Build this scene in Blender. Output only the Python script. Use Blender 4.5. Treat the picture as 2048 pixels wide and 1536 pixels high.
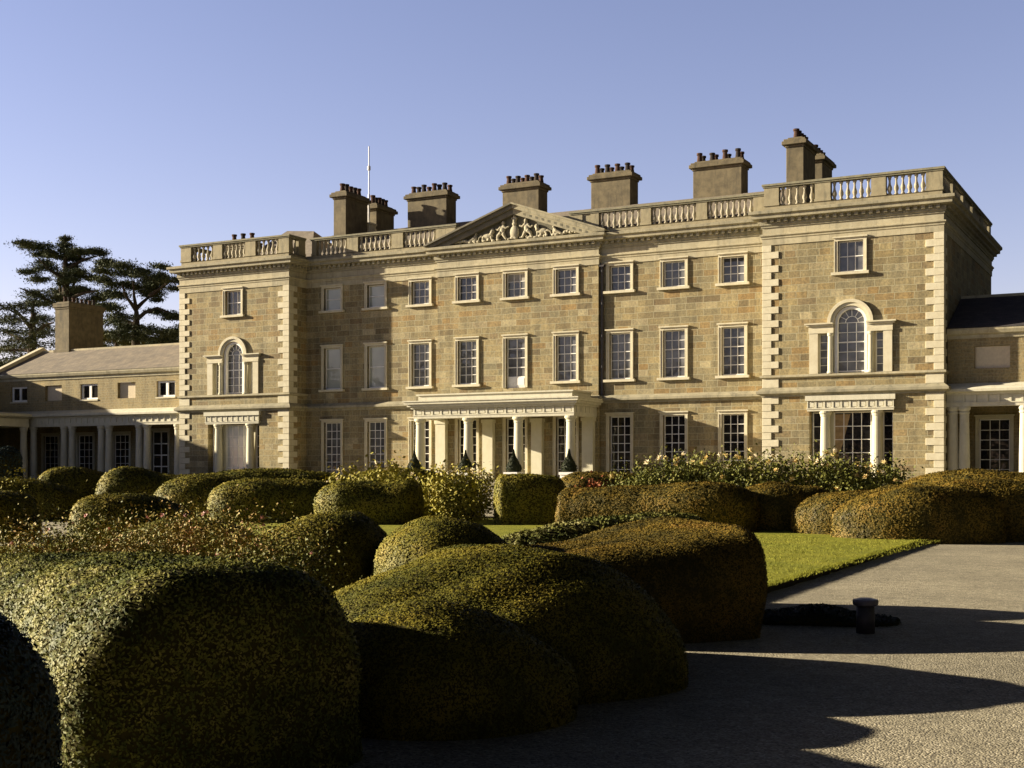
import bpy, math, random
import numpy as np
from mathutils import Vector
random.seed(7); rng = np.random.default_rng(11)
for o in list(bpy.data.objects): bpy.data.objects.remove(o)
S = bpy.context.scene
col = S.collection
R = math.radians

# ------------------------------------------------------------------ camera, light, exposure
EYE = 1.7
CAMX, CAMY = 34.8, -67.0
YAW = R(27.6)
si, co = math.sin(YAW), math.cos(YAW)
cd = bpy.data.cameras.new("camera"); cam = bpy.data.objects.new("camera", cd); col.objects.link(cam)
cam.location = (CAMX, CAMY, EYE); cam.rotation_euler = (R(90), 0, YAW)
cd.sensor_width = 36; cd.lens = 36 * 2630 / 2048
cd.shift_y = (945 - 768) / 2048.0
cd.clip_start = 0.1; cd.clip_end = 3000
S.camera = cam
SUN_EL, SUN_OFF = R(15.5), R(16.4)
d = Vector((math.cos(SUN_OFF) * math.cos(SUN_EL), math.sin(SUN_OFF) * math.cos(SUN_EL), -math.sin(SUN_EL)))
W = bpy.data.worlds.new("World"); S.world = W; W.use_nodes = True
nt = W.node_tree; nt.nodes.clear()
sky = nt.nodes.new('ShaderNodeTexSky'); sky.sky_type = 'NISHITA'; sky.sun_disc = False
sky.sun_elevation = SUN_EL; sky.sun_rotation = math.atan2(-d.x, -d.y) % (2 * math.pi)
sky.air_density = 1.0; sky.dust_density = 0.25; sky.ozone_density = 2.5; sky.altitude = 50
hs = nt.nodes.new('ShaderNodeMix'); hs.data_type = 'RGBA'; hs.blend_type = 'MULTIPLY'
hs.inputs['Factor'].default_value = 1.0; 
bg = nt.nodes.new('ShaderNodeBackground'); bg.inputs['Strength'].default_value = 0.08
wo = nt.nodes.new('ShaderNodeOutputWorld')
tcw = nt.nodes.new('ShaderNodeTexCoord'); sxw = nt.nodes.new('ShaderNodeSeparateXYZ'); nt.links.new(tcw.outputs['Generated'], sxw.inputs[0])
crw = nt.nodes.new('ShaderNodeValToRGB'); nt.links.new(sxw.outputs[2], crw.inputs[0])      # clear sky: bright low band, deep zenith
crw.color_ramp.elements[0].position = .34; crw.color_ramp.elements[0].color = (1.10, .775, .81, 1)
crw.color_ramp.elements[1].position = .46; crw.color_ramp.elements[1].color = (.07, .055, .065, 1)
dtw = nt.nodes.new('ShaderNodeVectorMath'); dtw.operation = 'DOT_PRODUCT'; nt.links.new(tcw.outputs['Generated'], dtw.inputs[0])
dtw.inputs[1].default_value = (-math.cos(SUN_OFF), -math.sin(SUN_OFF), 0)
azw = nt.nodes.new('ShaderNodeMapRange'); nt.links.new(dtw.outputs['Value'], azw.inputs[0])      # the side away from the low sun is dimmer
azw.inputs[1].default_value = -.60; azw.inputs[2].default_value = -.20; azw.inputs[3].default_value = .10; azw.inputs[4].default_value = 1
azm = nt.nodes.new('ShaderNodeVectorMath'); azm.operation = 'SCALE'; nt.links.new(crw.outputs[0], azm.inputs[0]); nt.links.new(azw.outputs[0], azm.inputs['Scale'])
nt.links.new(azm.outputs[0], hs.inputs['B'])
nt.links.new(sky.outputs[0], hs.inputs['A']); nt.links.new(hs.outputs['Result'], bg.inputs[0]); nt.links.new(bg.outputs[0], wo.inputs[0])
sd = bpy.data.lights.new("sun", 'SUN'); sd.energy = 5.0; sd.angle = R(0.53); sd.color = (1.0, 0.865, 0.65)
so = bpy.data.objects.new("sun", sd); col.objects.link(so); so.location = (-40, -60, 60)
so.rotation_euler = d.to_track_quat('-Z', 'Y').to_euler()
S.view_settings.view_transform = 'Standard'; S.view_settings.look = 'None'
S.view_settings.exposure = 1.5; S.view_settings.gamma = 1.0
S.render.engine = 'CYCLES'

# ------------------------------------------------------------------ materials
def newmat(name):
    m = bpy.data.materials.new(name); m.use_nodes = True
    n = m.node_tree; b = n.nodes['Principled BSDF']
    return m, n, b
def N(n, t, **k):
    x = n.nodes.new(t)
    for a, v in k.items(): setattr(x, a, v)
    return x
def ramp(n, stops, fac=None, interp='LINEAR'):
    r = n.nodes.new('ShaderNodeValToRGB'); r.color_ramp.interpolation = interp
    e = r.color_ramp.elements
    while len(e) < len(stops): e.new(0.5)
    for i, (p, c) in enumerate(stops):
        e[i].position = p; e[i].color = (*c, 1)
    if fac is not None: n.links.new(fac, r.inputs[0])
    return r
def mix(n, a, b, fac, mode='MIX'):
    x = N(n, 'ShaderNodeMix', data_type='RGBA', blend_type=mode)
    for s, v in (('A', a), ('B', b), ('Factor', fac)):
        if isinstance(v, (int, float)): x.inputs[s].default_value = v
        elif isinstance(v, tuple): x.inputs[s].default_value = (*v, 1)
        else: n.links.new(v, x.inputs[s])
    return x.outputs['Result']
def noise(n, vec, scale, detail=4, rough=.6):
    t = N(n, 'ShaderNodeTexNoise'); t.inputs['Scale'].default_value = scale
    t.inputs['Detail'].default_value = detail; t.inputs['Roughness'].default_value = rough
    if vec is not None: n.links.new(vec, t.inputs['Vector'])
    return t
def pos(n): return N(n, 'ShaderNodeNewGeometry').outputs['Position']
def bump(n, b, h, s, dist=.02):
    u = N(n, 'ShaderNodeBump'); u.inputs['Strength'].default_value = s; u.inputs['Distance'].default_value = dist
    n.links.new(h, u.inputs['Height']); n.links.new(u.outputs[0], b.inputs['Normal'])
def facade_vec(n, jitter=0.0):
    p = pos(n); s = N(n, 'ShaderNodeSeparateXYZ'); n.links.new(p, s.inputs[0])
    a = N(n, 'ShaderNodeMath', operation='ADD'); n.links.new(s.outputs[0], a.inputs[0]); n.links.new(s.outputs[1], a.inputs[1])
    c = N(n, 'ShaderNodeCombineXYZ'); n.links.new(a.outputs[0], c.inputs[0]); n.links.new(s.outputs[2], c.inputs[1])
    if jitter:
        t = noise(n, p, .9, 2); v = N(n, 'ShaderNodeVectorMath', operation='MULTIPLY_ADD')
        n.links.new(t.outputs['Color'], v.inputs[0]); v.inputs[1].default_value = (jitter, jitter * .35, 0); n.links.new(c.outputs[0], v.inputs[2])
        return p, v.outputs[0]
    return p, c.outputs[0]

def mat_ashlar(name, stops, mortar, bw=.95, rh=.349, msize=.012):
    stops = [(p_, (c_[0] * 1.06, c_[1] * 1.06, c_[2] * .88)) for p_, c_ in stops]; mortar = (mortar[0] * .8, mortar[1] * .82, mortar[2] * .7)
    m, n, b = newmat(name)
    p, v = facade_vec(n, .16)
    def bt(w, off, frq):
        t = N(n, 'ShaderNodeTexBrick'); t.offset = off; t.offset_frequency = frq; t.squash = .62; t.squash_frequency = 3
        n.links.new(v, t.inputs['Vector']); t.inputs['Scale'].default_value = 1
        t.inputs['Brick Width'].default_value = w; t.inputs['Row Height'].default_value = rh
        t.inputs['Mortar Size'].default_value = msize; t.inputs['Mortar Smooth'].default_value = .25; t.inputs['Bias'].default_value = 0
        t.inputs['Color1'].default_value = (0, 0, 0, 1); t.inputs['Color2'].default_value = (1, 1, 1, 1); t.inputs['Mortar'].default_value = (.5, .5, .5, 1)
        return t
    t = bt(bw, .37, 2)
    r = ramp(n, stops, t.outputs['Color'])
    big = noise(n, p, .35, 3); fine = noise(n, p, 9, 5, .7)
    c = mix(n, r.outputs[0], ramp(n, [(.35, (.62, .62, .60)), (.68, (1.18, 1.12, 1.0))], fine.outputs[0]).outputs[0], 1.0, 'MULTIPLY')
    c = mix(n, c, ramp(n, [(.3, (.80, .80, .82)), (.7, (1.1, 1.05, .98))], big.outputs[0]).outputs[0], 1.0, 'MULTIPLY')
    st = N(n, 'ShaderNodeVectorMath', operation='MULTIPLY'); n.links.new(p, st.inputs[0]); st.inputs[1].default_value = (1.6, 1.6, .16)
    sk = noise(n, st.outputs[0], 1.0, 5, .7)
    c = mix(n, c, ramp(n, [(.34, (.66, .65, .66)), (.60, (1.06, 1.05, 1.03))], sk.outputs[0]).outputs[0], 1.0, 'MULTIPLY')
    c = mix(n, c, mortar, t.outputs['Fac'])
    n.links.new(c, b.inputs['Base Color']); b.inputs['Roughness'].default_value = .92
    inv = N(n, 'ShaderNodeMath', operation='MULTIPLY_ADD'); n.links.new(t.outputs['Fac'], inv.inputs[0]); inv.inputs[1].default_value = -1.0
    n.links.new(fine.outputs[0], inv.inputs[2])
    bump(n, b, inv.outputs[0], .55, .02)
    return m
M_wall = mat_ashlar('coursed_stone', [(.0, (.20, .165, .115)), (.16, (.33, .285, .19)), (.34, (.25, .23, .175)), (.5, (.38, .325, .215)), (.64, (.29, .265, .20)), (.76, (.33, .24, .13)), (.84, (.30, .255, .165)), (.92, (.45, .41, .32)), (1, (.22, .17, .11))], (.44, .395, .29))
M_range = mat_ashlar('small_coursed_stone', [(.0, (.30, .25, .16)), (.5, (.36, .30, .20)), (1, (.31, .27, .19))], (.38, .33, .23), .5, .17, .01)

def mat_stone(name, c1, c2, dark, amt=.5, scale=3, joints=False):
    c1, c2, dark = [(c_[0] * .82, c_[1] * .84, c_[2] * .79) for c_ in (c1, c2, dark)]
    m, n, b = newmat(name); p = pos(n)
    a = noise(n, p, scale, 6, .65); f = noise(n, p, 22, 3)
    c = ramp(n, [(.35, c1), (.65, c2)], a.outputs[0]).outputs[0]
    st = N(n, 'ShaderNodeVectorMath', operation='MULTIPLY'); n.links.new(p, st.inputs[0]); st.inputs[1].default_value = (2.5, 2.5, .5)
    s = noise(n, st.outputs[0], 1.3, 5, .7)
    c = mix(n, c, dark, ramp(n, [(.50, (0, 0, 0)), (.78, (amt,) * 3)], s.outputs[0]).outputs[0])
    if joints:
        p2, v = facade_vec(n)
        t = N(n, 'ShaderNodeTexBrick'); n.links.new(v, t.inputs['Vector']); t.inputs['Scale'].default_value = 1
        t.inputs['Brick Width'].default_value = 1.15; t.inputs['Row Height'].default_value = 3; t.inputs['Mortar Size'].default_value = .008
        t.inputs['Color1'].default_value = (.88, .88, .88, 1); t.inputs['Color2'].default_value = (1.08, 1.06, 1.02, 1); t.inputs['Mortar'].default_value = (.7, .68, .65, 1)
        c = mix(n, c, t.outputs['Color'], 1.0, 'MULTIPLY')
    n.links.new(c, b.inputs['Base Color']); b.inputs['Roughness'].default_value = .9
    bump(n, b, f.outputs[0], .3, .01)
    return m
M_trim = mat_stone('dressed_stone', (.46, .40, .28), (.55, .49, .36), (.22, .20, .15), .75, 3, True)
M_quoin = mat_stone('pale_quoin_stone', (.66, .58, .43), (.76, .69, .54), (.40, .35, .26), .35)
M_corn = mat_stone('weathered_cornice_stone', (.33, .295, .215), (.45, .40, .29), (.12, .115, .09), .9, 2, True)
M_bal = mat_stone('balustrade_stone', (.32, .27, .18), (.42, .36, .24), (.14, .13, .095), .85, 3)
M_balu = mat_stone('baluster_stone', (.36, .31, .23), (.49, .44, .34), (.20, .17, .13), .7, 4)
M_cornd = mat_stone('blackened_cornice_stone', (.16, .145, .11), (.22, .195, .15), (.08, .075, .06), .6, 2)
M_cap = mat_stone('mossy_coping_stone', (.24, .22, .16), (.33, .30, .21), (.12, .12, .09), .8)
M_chim = mat_stone('chimney_render', (.13, .105, .066), (.225, .18, .11), (.065, .057, .044), .9, 2.2)
M_cream = mat_stone('cream_painted_stone', (.72, .66, .50), (.78, .72, .57), (.52, .47, .36), .3)
M_ent = mat_stone('cream_entablature', (.66, .61, .50), (.74, .69, .57), (.36, .33, .25), .5)
M_relief = mat_stone('carved_relief_stone', (.42, .37, .27), (.56, .50, .38), (.22, .2, .16), .6, 5)
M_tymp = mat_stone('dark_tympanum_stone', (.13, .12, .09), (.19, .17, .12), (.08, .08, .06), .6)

def simple(name, c, rough=.6, spec=.5, metal=0, var=.0, scale=8):
    m, n, b = newmat(name)
    b.inputs['Roughness'].default_value = rough; b.inputs['Metallic'].default_value = metal
    b.inputs['Specular IOR Level'].default_value = spec
    if var:
        t = noise(n, pos(n), scale, 4)
        lo = tuple(x * (1 - var) for x in c); hi = tuple(min(1, x * (1 + var)) for x in c)
        n.links.new(ramp(n, [(.3, lo), (.7, hi)], t.outputs[0]).outputs[0], b.inputs['Base Color'])
    else: b.inputs['Base Color'].default_value = (*c, 1)
    return m
M_white = simple('white_sash_paint', (.82, .80, .74), .45, .4, 0, .06)
M_white2 = simple('white_casement_paint', (.85, .84, .80), .4)
M_lead = simple('dark_cast_iron', (.05, .045, .045), .6, .4, 0, .3)
M_leadroof = simple('lead_sheet', (.30, .30, .30), .55, .4, 0, .2, 2)
M_terra = simple('terracotta_pot', (.075, .042, .030), .85, .2, 0, .35, 6)
M_sooty = simple('sooty_pot', (.04, .033, .03), .9, .2, 0, .3, 6)
M_blindstone = simple('pale_infill_render', (.62, .53, .38), .9, .2, 0, .08)
M_mast = simple('white_mast_paint', (.85, .86, .9), .4)
M_curtain = simple('ochre_curtain', (.36, .25, .13), .9, .1, 0, .25, 5)
def mat_glass(name, c1, c2, sc=1.2, spec=.5):
    m, n, b = newmat(name); p = pos(n)
    t = noise(n, p, sc, 2)
    n.links.new(ramp(n, [(.35, c1), (.65, c2)], t.outputs[0]).outputs[0], b.inputs['Base Color'])
    b.inputs['Roughness'].default_value = .04; b.inputs['Specular IOR Level'].default_value = spec
    w = noise(n, p, 2.2, 1); bump(n, b, w.outputs[0], .35, .02)
    return m
M_glass = mat_glass('dim_window_glass', (.07, .07, .078), (.17, .168, .165))
M_glassd = mat_glass('dark_window_glass', (.006, .006, .008), (.03, .028, .026), 1.0)
M_glassd2 = mat_glass('grey_window_glass', (.03, .03, .035), (.11, .11, .115), 2.4)
M_glassb = mat_glass('glass_over_white_blind', (.58, .58, .52), (.68, .68, .62), .6)
M_glassb2 = mat_glass('glass_over_shaded_blind', (.36, .37, .30), (.44, .45, .37), .6)
M_glassp = mat_glass('glass_over_net_curtain', (.08, .08, .08), (.15, .15, .14), 1.8)

def mat_slate(name, c1, c2, c3):
    m, n, b = newmat(name); p, v = facade_vec(n)
    s = N(n, 'ShaderNodeSeparateXYZ'); n.links.new(p, s.inputs[0])
    c = N(n, 'ShaderNodeCombineXYZ'); n.links.new(s.outputs[0], c.inputs[0]); n.links.new(s.outputs[2], c.inputs[1])
    t = N(n, 'ShaderNodeTexBrick'); n.links.new(c.outputs[0], t.inputs['Vector']); t.inputs['Scale'].default_value = 1
    t.inputs['Brick Width'].default_value = .32; t.inputs['Row Height'].default_value = .12; t.inputs['Mortar Size'].default_value = .008
    t.inputs['Color1'].default_value = (*c1, 1); t.inputs['Color2'].default_value = (*c2, 1); t.inputs['Mortar'].default_value = (*c3, 1)
    f = noise(n, p, 1.2, 5, .7)
    k = mix(n, t.outputs['Color'], ramp(n, [(.3, (.7, .7, .72)), (.7, (1.2, 1.15, 1.05))], f.outputs[0]).outputs[0], 1.0, 'MULTIPLY')
    n.links.new(k, b.inputs['Base Color']); b.inputs['Roughness'].default_value = .75
    bump(n, b, t.outputs['Fac'], -.4, .01)
    return m
M_slate = mat_slate('roof_slate', (.205, .178, .145), (.265, .23, .185), (.13, .115, .095))
M_slated = mat_slate('dark_roof_slate', (.05, .045, .05), (.08, .07, .075), (.03, .03, .03))

def mat_leaf(name, cols, nscale=1.6, fine=14, rough=.55, fw=.45):
    m, n, b = newmat(name); p = pos(n)
    a = noise(n, p, nscale, 4, .6); f = noise(n, p, fine, 2, .7)
    mm = N(n, 'ShaderNodeMath', operation='MULTIPLY_ADD'); n.links.new(f.outputs[0], mm.inputs[0]); mm.inputs[1].default_value = fw; n.links.new(a.outputs[0], mm.inputs[2])
    h = N(n, 'ShaderNodeMath', operation='MULTIPLY'); n.links.new(mm.outputs[0], h.inputs[0]); h.inputs[1].default_value = 1 / (1 + fw)
    k = len(cols)
    r = ramp(n, [(.36 + .28 * i / (k - 1), cc) for i, cc in enumerate(cols)], h.outputs[0])
    n.links.new(r.outputs[0], b.inputs['Base Color']); b.inputs['Roughness'].default_value = max(rough, .6)
    b.inputs['Specular IOR Level'].default_value = .15
    return m
M_yew = mat_leaf('clipped_yew_foliage', [(.058, .066, .012), (.135, .128, .018), (.205, .176, .022), (.26, .205, .032)])
M_yewr = mat_leaf('bronzed_yew_foliage', [(.050, .043, .012), (.120, .088, .016), (.185, .126, .020), (.23, .138, .027)])
M_yewg = mat_leaf('green_box_foliage', [(.035, .048, .014), (.095, .105, .022), (.16, .155, .035), (.24, .22, .08)], rough=.35)
M_yewcore = simple('dark_hedge_interior', (.050, .044, .012), .95, .1)  # darker than the leaves: shade between them is put into this colour
M_pear = mat_leaf('glossy_hedge_leaf', [(.040, .055, .013), (.100, .115, .022), (.180, .178, .032), (.30, .27, .08)], 2.5, 20, .3)
M_rosered = mat_leaf('red_tinged_rose_leaf', [(.12, .14, .03), (.22, .20, .04), (.34, .25, .07), (.42, .19, .09)], 3, 16, .45)
M_rosegr = mat_leaf('green_rose_leaf', [(.045, .055, .014), (.10, .11, .022), (.17, .17, .032), (.22, .19, .05)], 2.5, 14, .45)
M_roseyl = mat_leaf('yellow_green_rose_leaf', [(.15, .155, .025), (.26, .24, .04), (.36, .31, .055), (.26, .19, .04)], 2.5, 14, .5)
M_orange = mat_leaf('orange_autumn_leaf', [(.16, .05, .02), (.26, .08, .03), (.30, .12, .04)], 2.5, 14)
M_ceda = mat_leaf('cedar_needles', [(.035, .048, .028), (.07, .085, .04), (.11, .115, .05)], .35, 2.5, .7)
M_cedy = mat_leaf('sunlit_toned_leaf', [(.05, .055, .015), (.12, .11, .02), (.20, .16, .03)], .6, 3)  # yellow sunlight on the small tree is put into the leaf colour
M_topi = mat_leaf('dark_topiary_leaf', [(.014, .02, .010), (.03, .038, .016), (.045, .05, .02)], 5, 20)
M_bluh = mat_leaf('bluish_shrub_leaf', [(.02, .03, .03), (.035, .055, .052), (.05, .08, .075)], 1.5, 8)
M_bark = simple('grey_bark', (.07, .055, .04), .9, .1, 0, .35, 5)
M_stem = simple('green_brown_stem', (.08, .065, .03), .8, .2, 0, .3, 9)
M_petw = simple('cream_petal', (.80, .70, .48), .6, .3, 0, .08, 20)
M_pety = simple('pale_yellow_petal', (.80, .62, .26), .6, .3, 0, .1, 20)
M_petp = simple('pink_petal', (.62, .34, .30), .6, .3, 0, .15, 20)
M_planter = simple('white_planter_paint', (.75, .74, .70), .5)

def mat_gravel():
    m, n, b = newmat('loose_gravel'); p = pos(n)
    v = N(n, 'ShaderNodeTexVoronoi'); v.inputs['Scale'].default_value = 64; n.links.new(p, v.inputs['Vector'])
    sp = N(n, 'ShaderNodeSeparateColor'); n.links.new(v.outputs['Color'], sp.inputs[0])
    r = ramp(n, [(0, (.13, .115, .085)), (.3, (.25, .225, .16)), (.65, (.33, .30, .215)), (.92, (.41, .375, .28)), (1, (.56, .52, .42))], sp.outputs[0])
    big = noise(n, p, .5, 5, .6); mid = noise(n, p, 4.0, 5, .7)
    c = mix(n, r.outputs[0], ramp(n, [(.35, (.80, .79, .76)), (.65, (1.12, 1.1, 1.06))], big.outputs[0]).outputs[0], 1.0, 'MULTIPLY')
    c = mix(n, c, ramp(n, [(.38, (.84, .83, .80)), (.62, (1.08, 1.07, 1.05))], mid.outputs[0]).outputs[0], 1.0, 'MULTIPLY')
    n.links.new(c, b.inputs['Base Color']); b.inputs['Roughness'].default_value = .95
    ad = N(n, 'ShaderNodeMath', operation='MULTIPLY_ADD'); n.links.new(v.outputs['Distance'], ad.inputs[0]); ad.inputs[1].default_value = -.5; n.links.new(mid.outputs[0], ad.inputs[2])
    bump(n, b, ad.outputs[0], .6, .02)
    return m
M_gravel = mat_gravel()
def mat_grass(name, c1, c2, c3):
    m, n, b = newmat(name); p = pos(n)
    a = noise(n, p, .7, 4); f = noise(n, p, 30, 4, .8)
    mm = N(n, 'ShaderNodeMath', operation='ADD'); n.links.new(a.outputs[0], mm.inputs[0]); n.links.new(f.outputs[0], mm.inputs[1])
    h = N(n, 'ShaderNodeMath', operation='MULTIPLY'); n.links.new(mm.outputs[0], h.inputs[0]); h.inputs[1].default_value = .5
    n.links.new(ramp(n, [(.36, c1), (.5, c2), (.64, c3)], h.outputs[0]).outputs[0], b.inputs['Base Color'])
    b.inputs['Roughness'].default_value = .8; b.inputs['Specular IOR Level'].default_value = .2
    bump(n, b, f.outputs[0], .6, .03)
    return m
M_lawn = mat_grass('mown_lawn_grass', (.165, .182, .018), (.235, .238, .024), (.30, .285, .036))
M_field = mat_grass('rough_pasture', (.06, .07, .02), (.09, .10, .025), (.13, .13, .035))
M_soil = simple('cut_turf_soil', (.035, .028, .018), .95, .1, 0, .4, 20)

# ------------------------------------------------------------------ mesh helpers
ORI = {}
def link(name, me, parent=None, origin=(0, 0, 0), rz=0):
    o = bpy.data.objects.new(name, me); col.objects.link(o)
    ORI[o.name] = Vector(origin)
    if parent is not None:
        o.parent = parent; o.location = Vector(origin) - ORI[parent.name]
    else: o.location = origin
    o.rotation_euler.z = rz
    return o
def tag(o, label=None, cat=None, group=None, kind=None):
    if label: o['label'] = label
    if cat: o['category'] = cat
    if group: o['group'] = group
    if kind: o['kind'] = kind
    return o
def thing(name, label, cat, loc=(0, 0, 0), group=None):
    return tag(link(name, None, None, loc), label, cat, group)
class MB:
    def __init__(s): s.v = []; s.f = []
    def quad(s, a, b, c, d):
        i = len(s.v); s.v += [tuple(a), tuple(b), tuple(c), tuple(d)]; s.f.append((i, i + 1, i + 2, i + 3))
    def poly(s, pts):
        i = len(s.v); s.v += [tuple(p) for p in pts]; s.f.append(tuple(range(i, i + len(pts))))
    def box(s, x0, x1, y0, y1, z0, z1):
        i = len(s.v)
        s.v += [(x, y, z) for z in (z0, z1) for (x, y) in ((x0, y0), (x1, y0), (x1, y1), (x0, y1))]
        s.f += [(i, i + 3, i + 2, i + 1), (i + 4, i + 5, i + 6, i + 7)] + [(i + k, i + (k + 1) % 4, i + 4 + (k + 1) % 4, i + 4 + k) for k in range(4)]
        return s
    def prism(s, pts, y0, y1):
        "polygon in x,z extruded along y"
        n = len(pts); i = len(s.v)
        s.v += [(x, y0, z) for x, z in pts] + [(x, y1, z) for x, z in pts]
        s.f += [tuple(range(i, i + n)), tuple(range(i + 2 * n - 1, i + n - 1, -1))] + [(i + k, i + n + k, i + n + (k + 1) % n, i + (k + 1) % n) for k in range(n)]
        return s
    def prismx(s, pts, x0, x1):
        "polygon in y,z extruded along x"
        n = len(pts); i = len(s.v)
        s.v += [(x0, y, z) for y, z in pts] + [(x1, y, z) for y, z in pts]
        s.f += [tuple(range(i, i + n)), tuple(range(i + 2 * n - 1, i + n - 1, -1))] + [(i + k, i + n + k, i + n + (k + 1) % n, i + (k + 1) % n) for k in range(n)]
        return s
    def lathe(s, x, y, prof, n=12):
        i = len(s.v)
        for r, z in prof:
            for k in range(n):
                a = 2 * math.pi * k / n; s.v.append((x + r * math.cos(a), y + r * math.sin(a), z))
        for j in range(len(prof) - 1):
            for k in range(n):
                a, b_ = i + j * n + k, i + j * n + (k + 1) % n
                s.f.append((a, b_, b_ + n, a + n))
        s.f.append(tuple(i + (len(prof) - 1) * n + k for k in range(n))); s.f.append(tuple(i + n - 1 - k for k in range(n)))
        return s
    def tube(s, pts, rad, n=6):
        pts = [Vector(p) for p in pts]; i = len(s.v)
        for j, p in enumerate(pts):
            t = (pts[min(j + 1, len(pts) - 1)] - pts[max(j - 1, 0)]).normalized()
            u = t.cross(Vector((.13, .21, .97)))
            if u.length < 1e-3: u = t.cross(Vector((1, 0, 0)))
            u.normalize(); w = t.cross(u); r = rad[j] if isinstance(rad, (list, tuple)) else rad
            for k in range(n):
                a = 2 * math.pi * k / n; s.v.append(tuple(p + (u * math.cos(a) + w * math.sin(a)) * r))
        for j in range(len(pts) - 1):
            for k in range(n):
                a, b_ = i + j * n + k, i + j * n + (k + 1) % n
                s.f.append((a, b_, b_ + n, a + n))
        s.f.append(tuple(i + (len(pts) - 1) * n + k for k in range(n))); s.f.append(tuple(i + n - 1 - k for k in range(n)))
        return s
    def ball(s, c, r, nu=10, nv=6):
        if not isinstance(r, (tuple, list)): r = (r, r, r)
        i = len(s.v)
        for a in range(nv + 1):
            th = math.pi * a / nv
            for k in range(nu):
                ph = 2 * math.pi * k / nu
                s.v.append((c[0] + r[0] * math.sin(th) * math.cos(ph), c[1] + r[1] * math.sin(th) * math.sin(ph), c[2] + r[2] * math.cos(th)))
        for a in range(nv):
            for k in range(nu):
                s.f.append((i + a * nu + k, i + (a + 1) * nu + k, i + (a + 1) * nu + (k + 1) % nu, i + a * nu + (k + 1) % nu))
        return s
    def mesh(s, name, mat, smooth=False, origin=(0, 0, 0)):
        me = bpy.data.meshes.new(name)
        ox, oy, oz = origin
        me.from_pydata([(x - ox, y - oy, z - oz) for x, y, z in s.v], [], s.f)
        for m in (mat if isinstance(mat, (list, tuple)) else [mat]): me.materials.append(m)
        if smooth:
            me.polygons.foreach_set('use_smooth', [True] * len(me.polygons))
        me.update(); return me
    def build(s, name, mat, parent=None, origin=(0, 0, 0), smooth=False, bevel=0):
        o = link(name, s.mesh(name, mat, smooth, origin), parent, origin)
        if bevel:
            b = o.modifiers.new('b', 'BEVEL'); b.width = bevel; b.segments = 1; b.limit_method = 'ANGLE'
        return o

def wall_panel(mb, x0, x1, z0, z1, y, holes, depth=.3):
    xs = sorted({x0, x1, *[h[0] for h in holes], *[h[1] for h in holes]})
    zs = sorted({z0, z1, *[h[2] for h in holes], *[h[3] for h in holes]})
    for i in range(len(xs) - 1):
        for j in range(len(zs) - 1):
            cx, cz = (xs[i] + xs[i + 1]) / 2, (zs[j] + zs[j + 1]) / 2
            if any(h[0] < cx < h[1] and h[2] < cz < h[3] for h in holes): continue
            mb.quad((xs[i], y, zs[j]), (xs[i + 1], y, zs[j]), (xs[i + 1], y, zs[j + 1]), (xs[i], y, zs[j + 1]))
    for h in holes:
        a, b_, c, d_ = h[:4]; dp = h[4] if len(h) > 4 else depth
        mb.quad((a, y, c), (a, y, d_), (a, y + dp, d_), (a, y + dp, c)); mb.quad((b_, y, c), (b_, y + dp, c), (b_, y + dp, d_), (b_, y, d_))
        sk = h[5] if len(h) > 5 else ''
        if 't' not in sk: mb.quad((a, y, d_), (b_, y, d_), (b_, y + dp, d_), (a, y + dp, d_))
        if 'b' not in sk: mb.quad((a, y, c), (a, y + dp, c), (b_, y + dp, c), (b_, y, c))

def molding(mb, path, prof):
    "sweep closed profile [(outward, z)] along an axis-aligned open path; outward is to the right of travel"
    rings = []
    n = len(path)
    for i, (x, y) in enumerate(path):
        ns = []
        for a, b_ in ((i - 1, i), (i, i + 1)):
            if a < 0 or b_ >= n: continue
            dx, dy = path[b_][0] - path[a][0], path[b_][1] - path[a][1]; L = math.hypot(dx, dy)
            ns.append((dy / L, -dx / L))
        ox, oy = sum(q[0] for q in ns), sum(q[1] for q in ns)
        rings.append([(x + ox * o, y + oy * o, z) for o, z in prof])
    m = len(prof); i0 = len(mb.v)
    for r in rings: mb.v += r
    for i in range(n - 1):
        for k in range(m):
            a = i0 + i * m + k; b_ = i0 + i * m + (k + 1) % m
            mb.f.append((a, b_, b_ + m, a + m))
    mb.f.append(tuple(i0 + k for k in range(m))); mb.f.append(tuple(i0 + (n - 1) * m + m - 1 - k for k in range(m)))
    return mb

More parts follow.
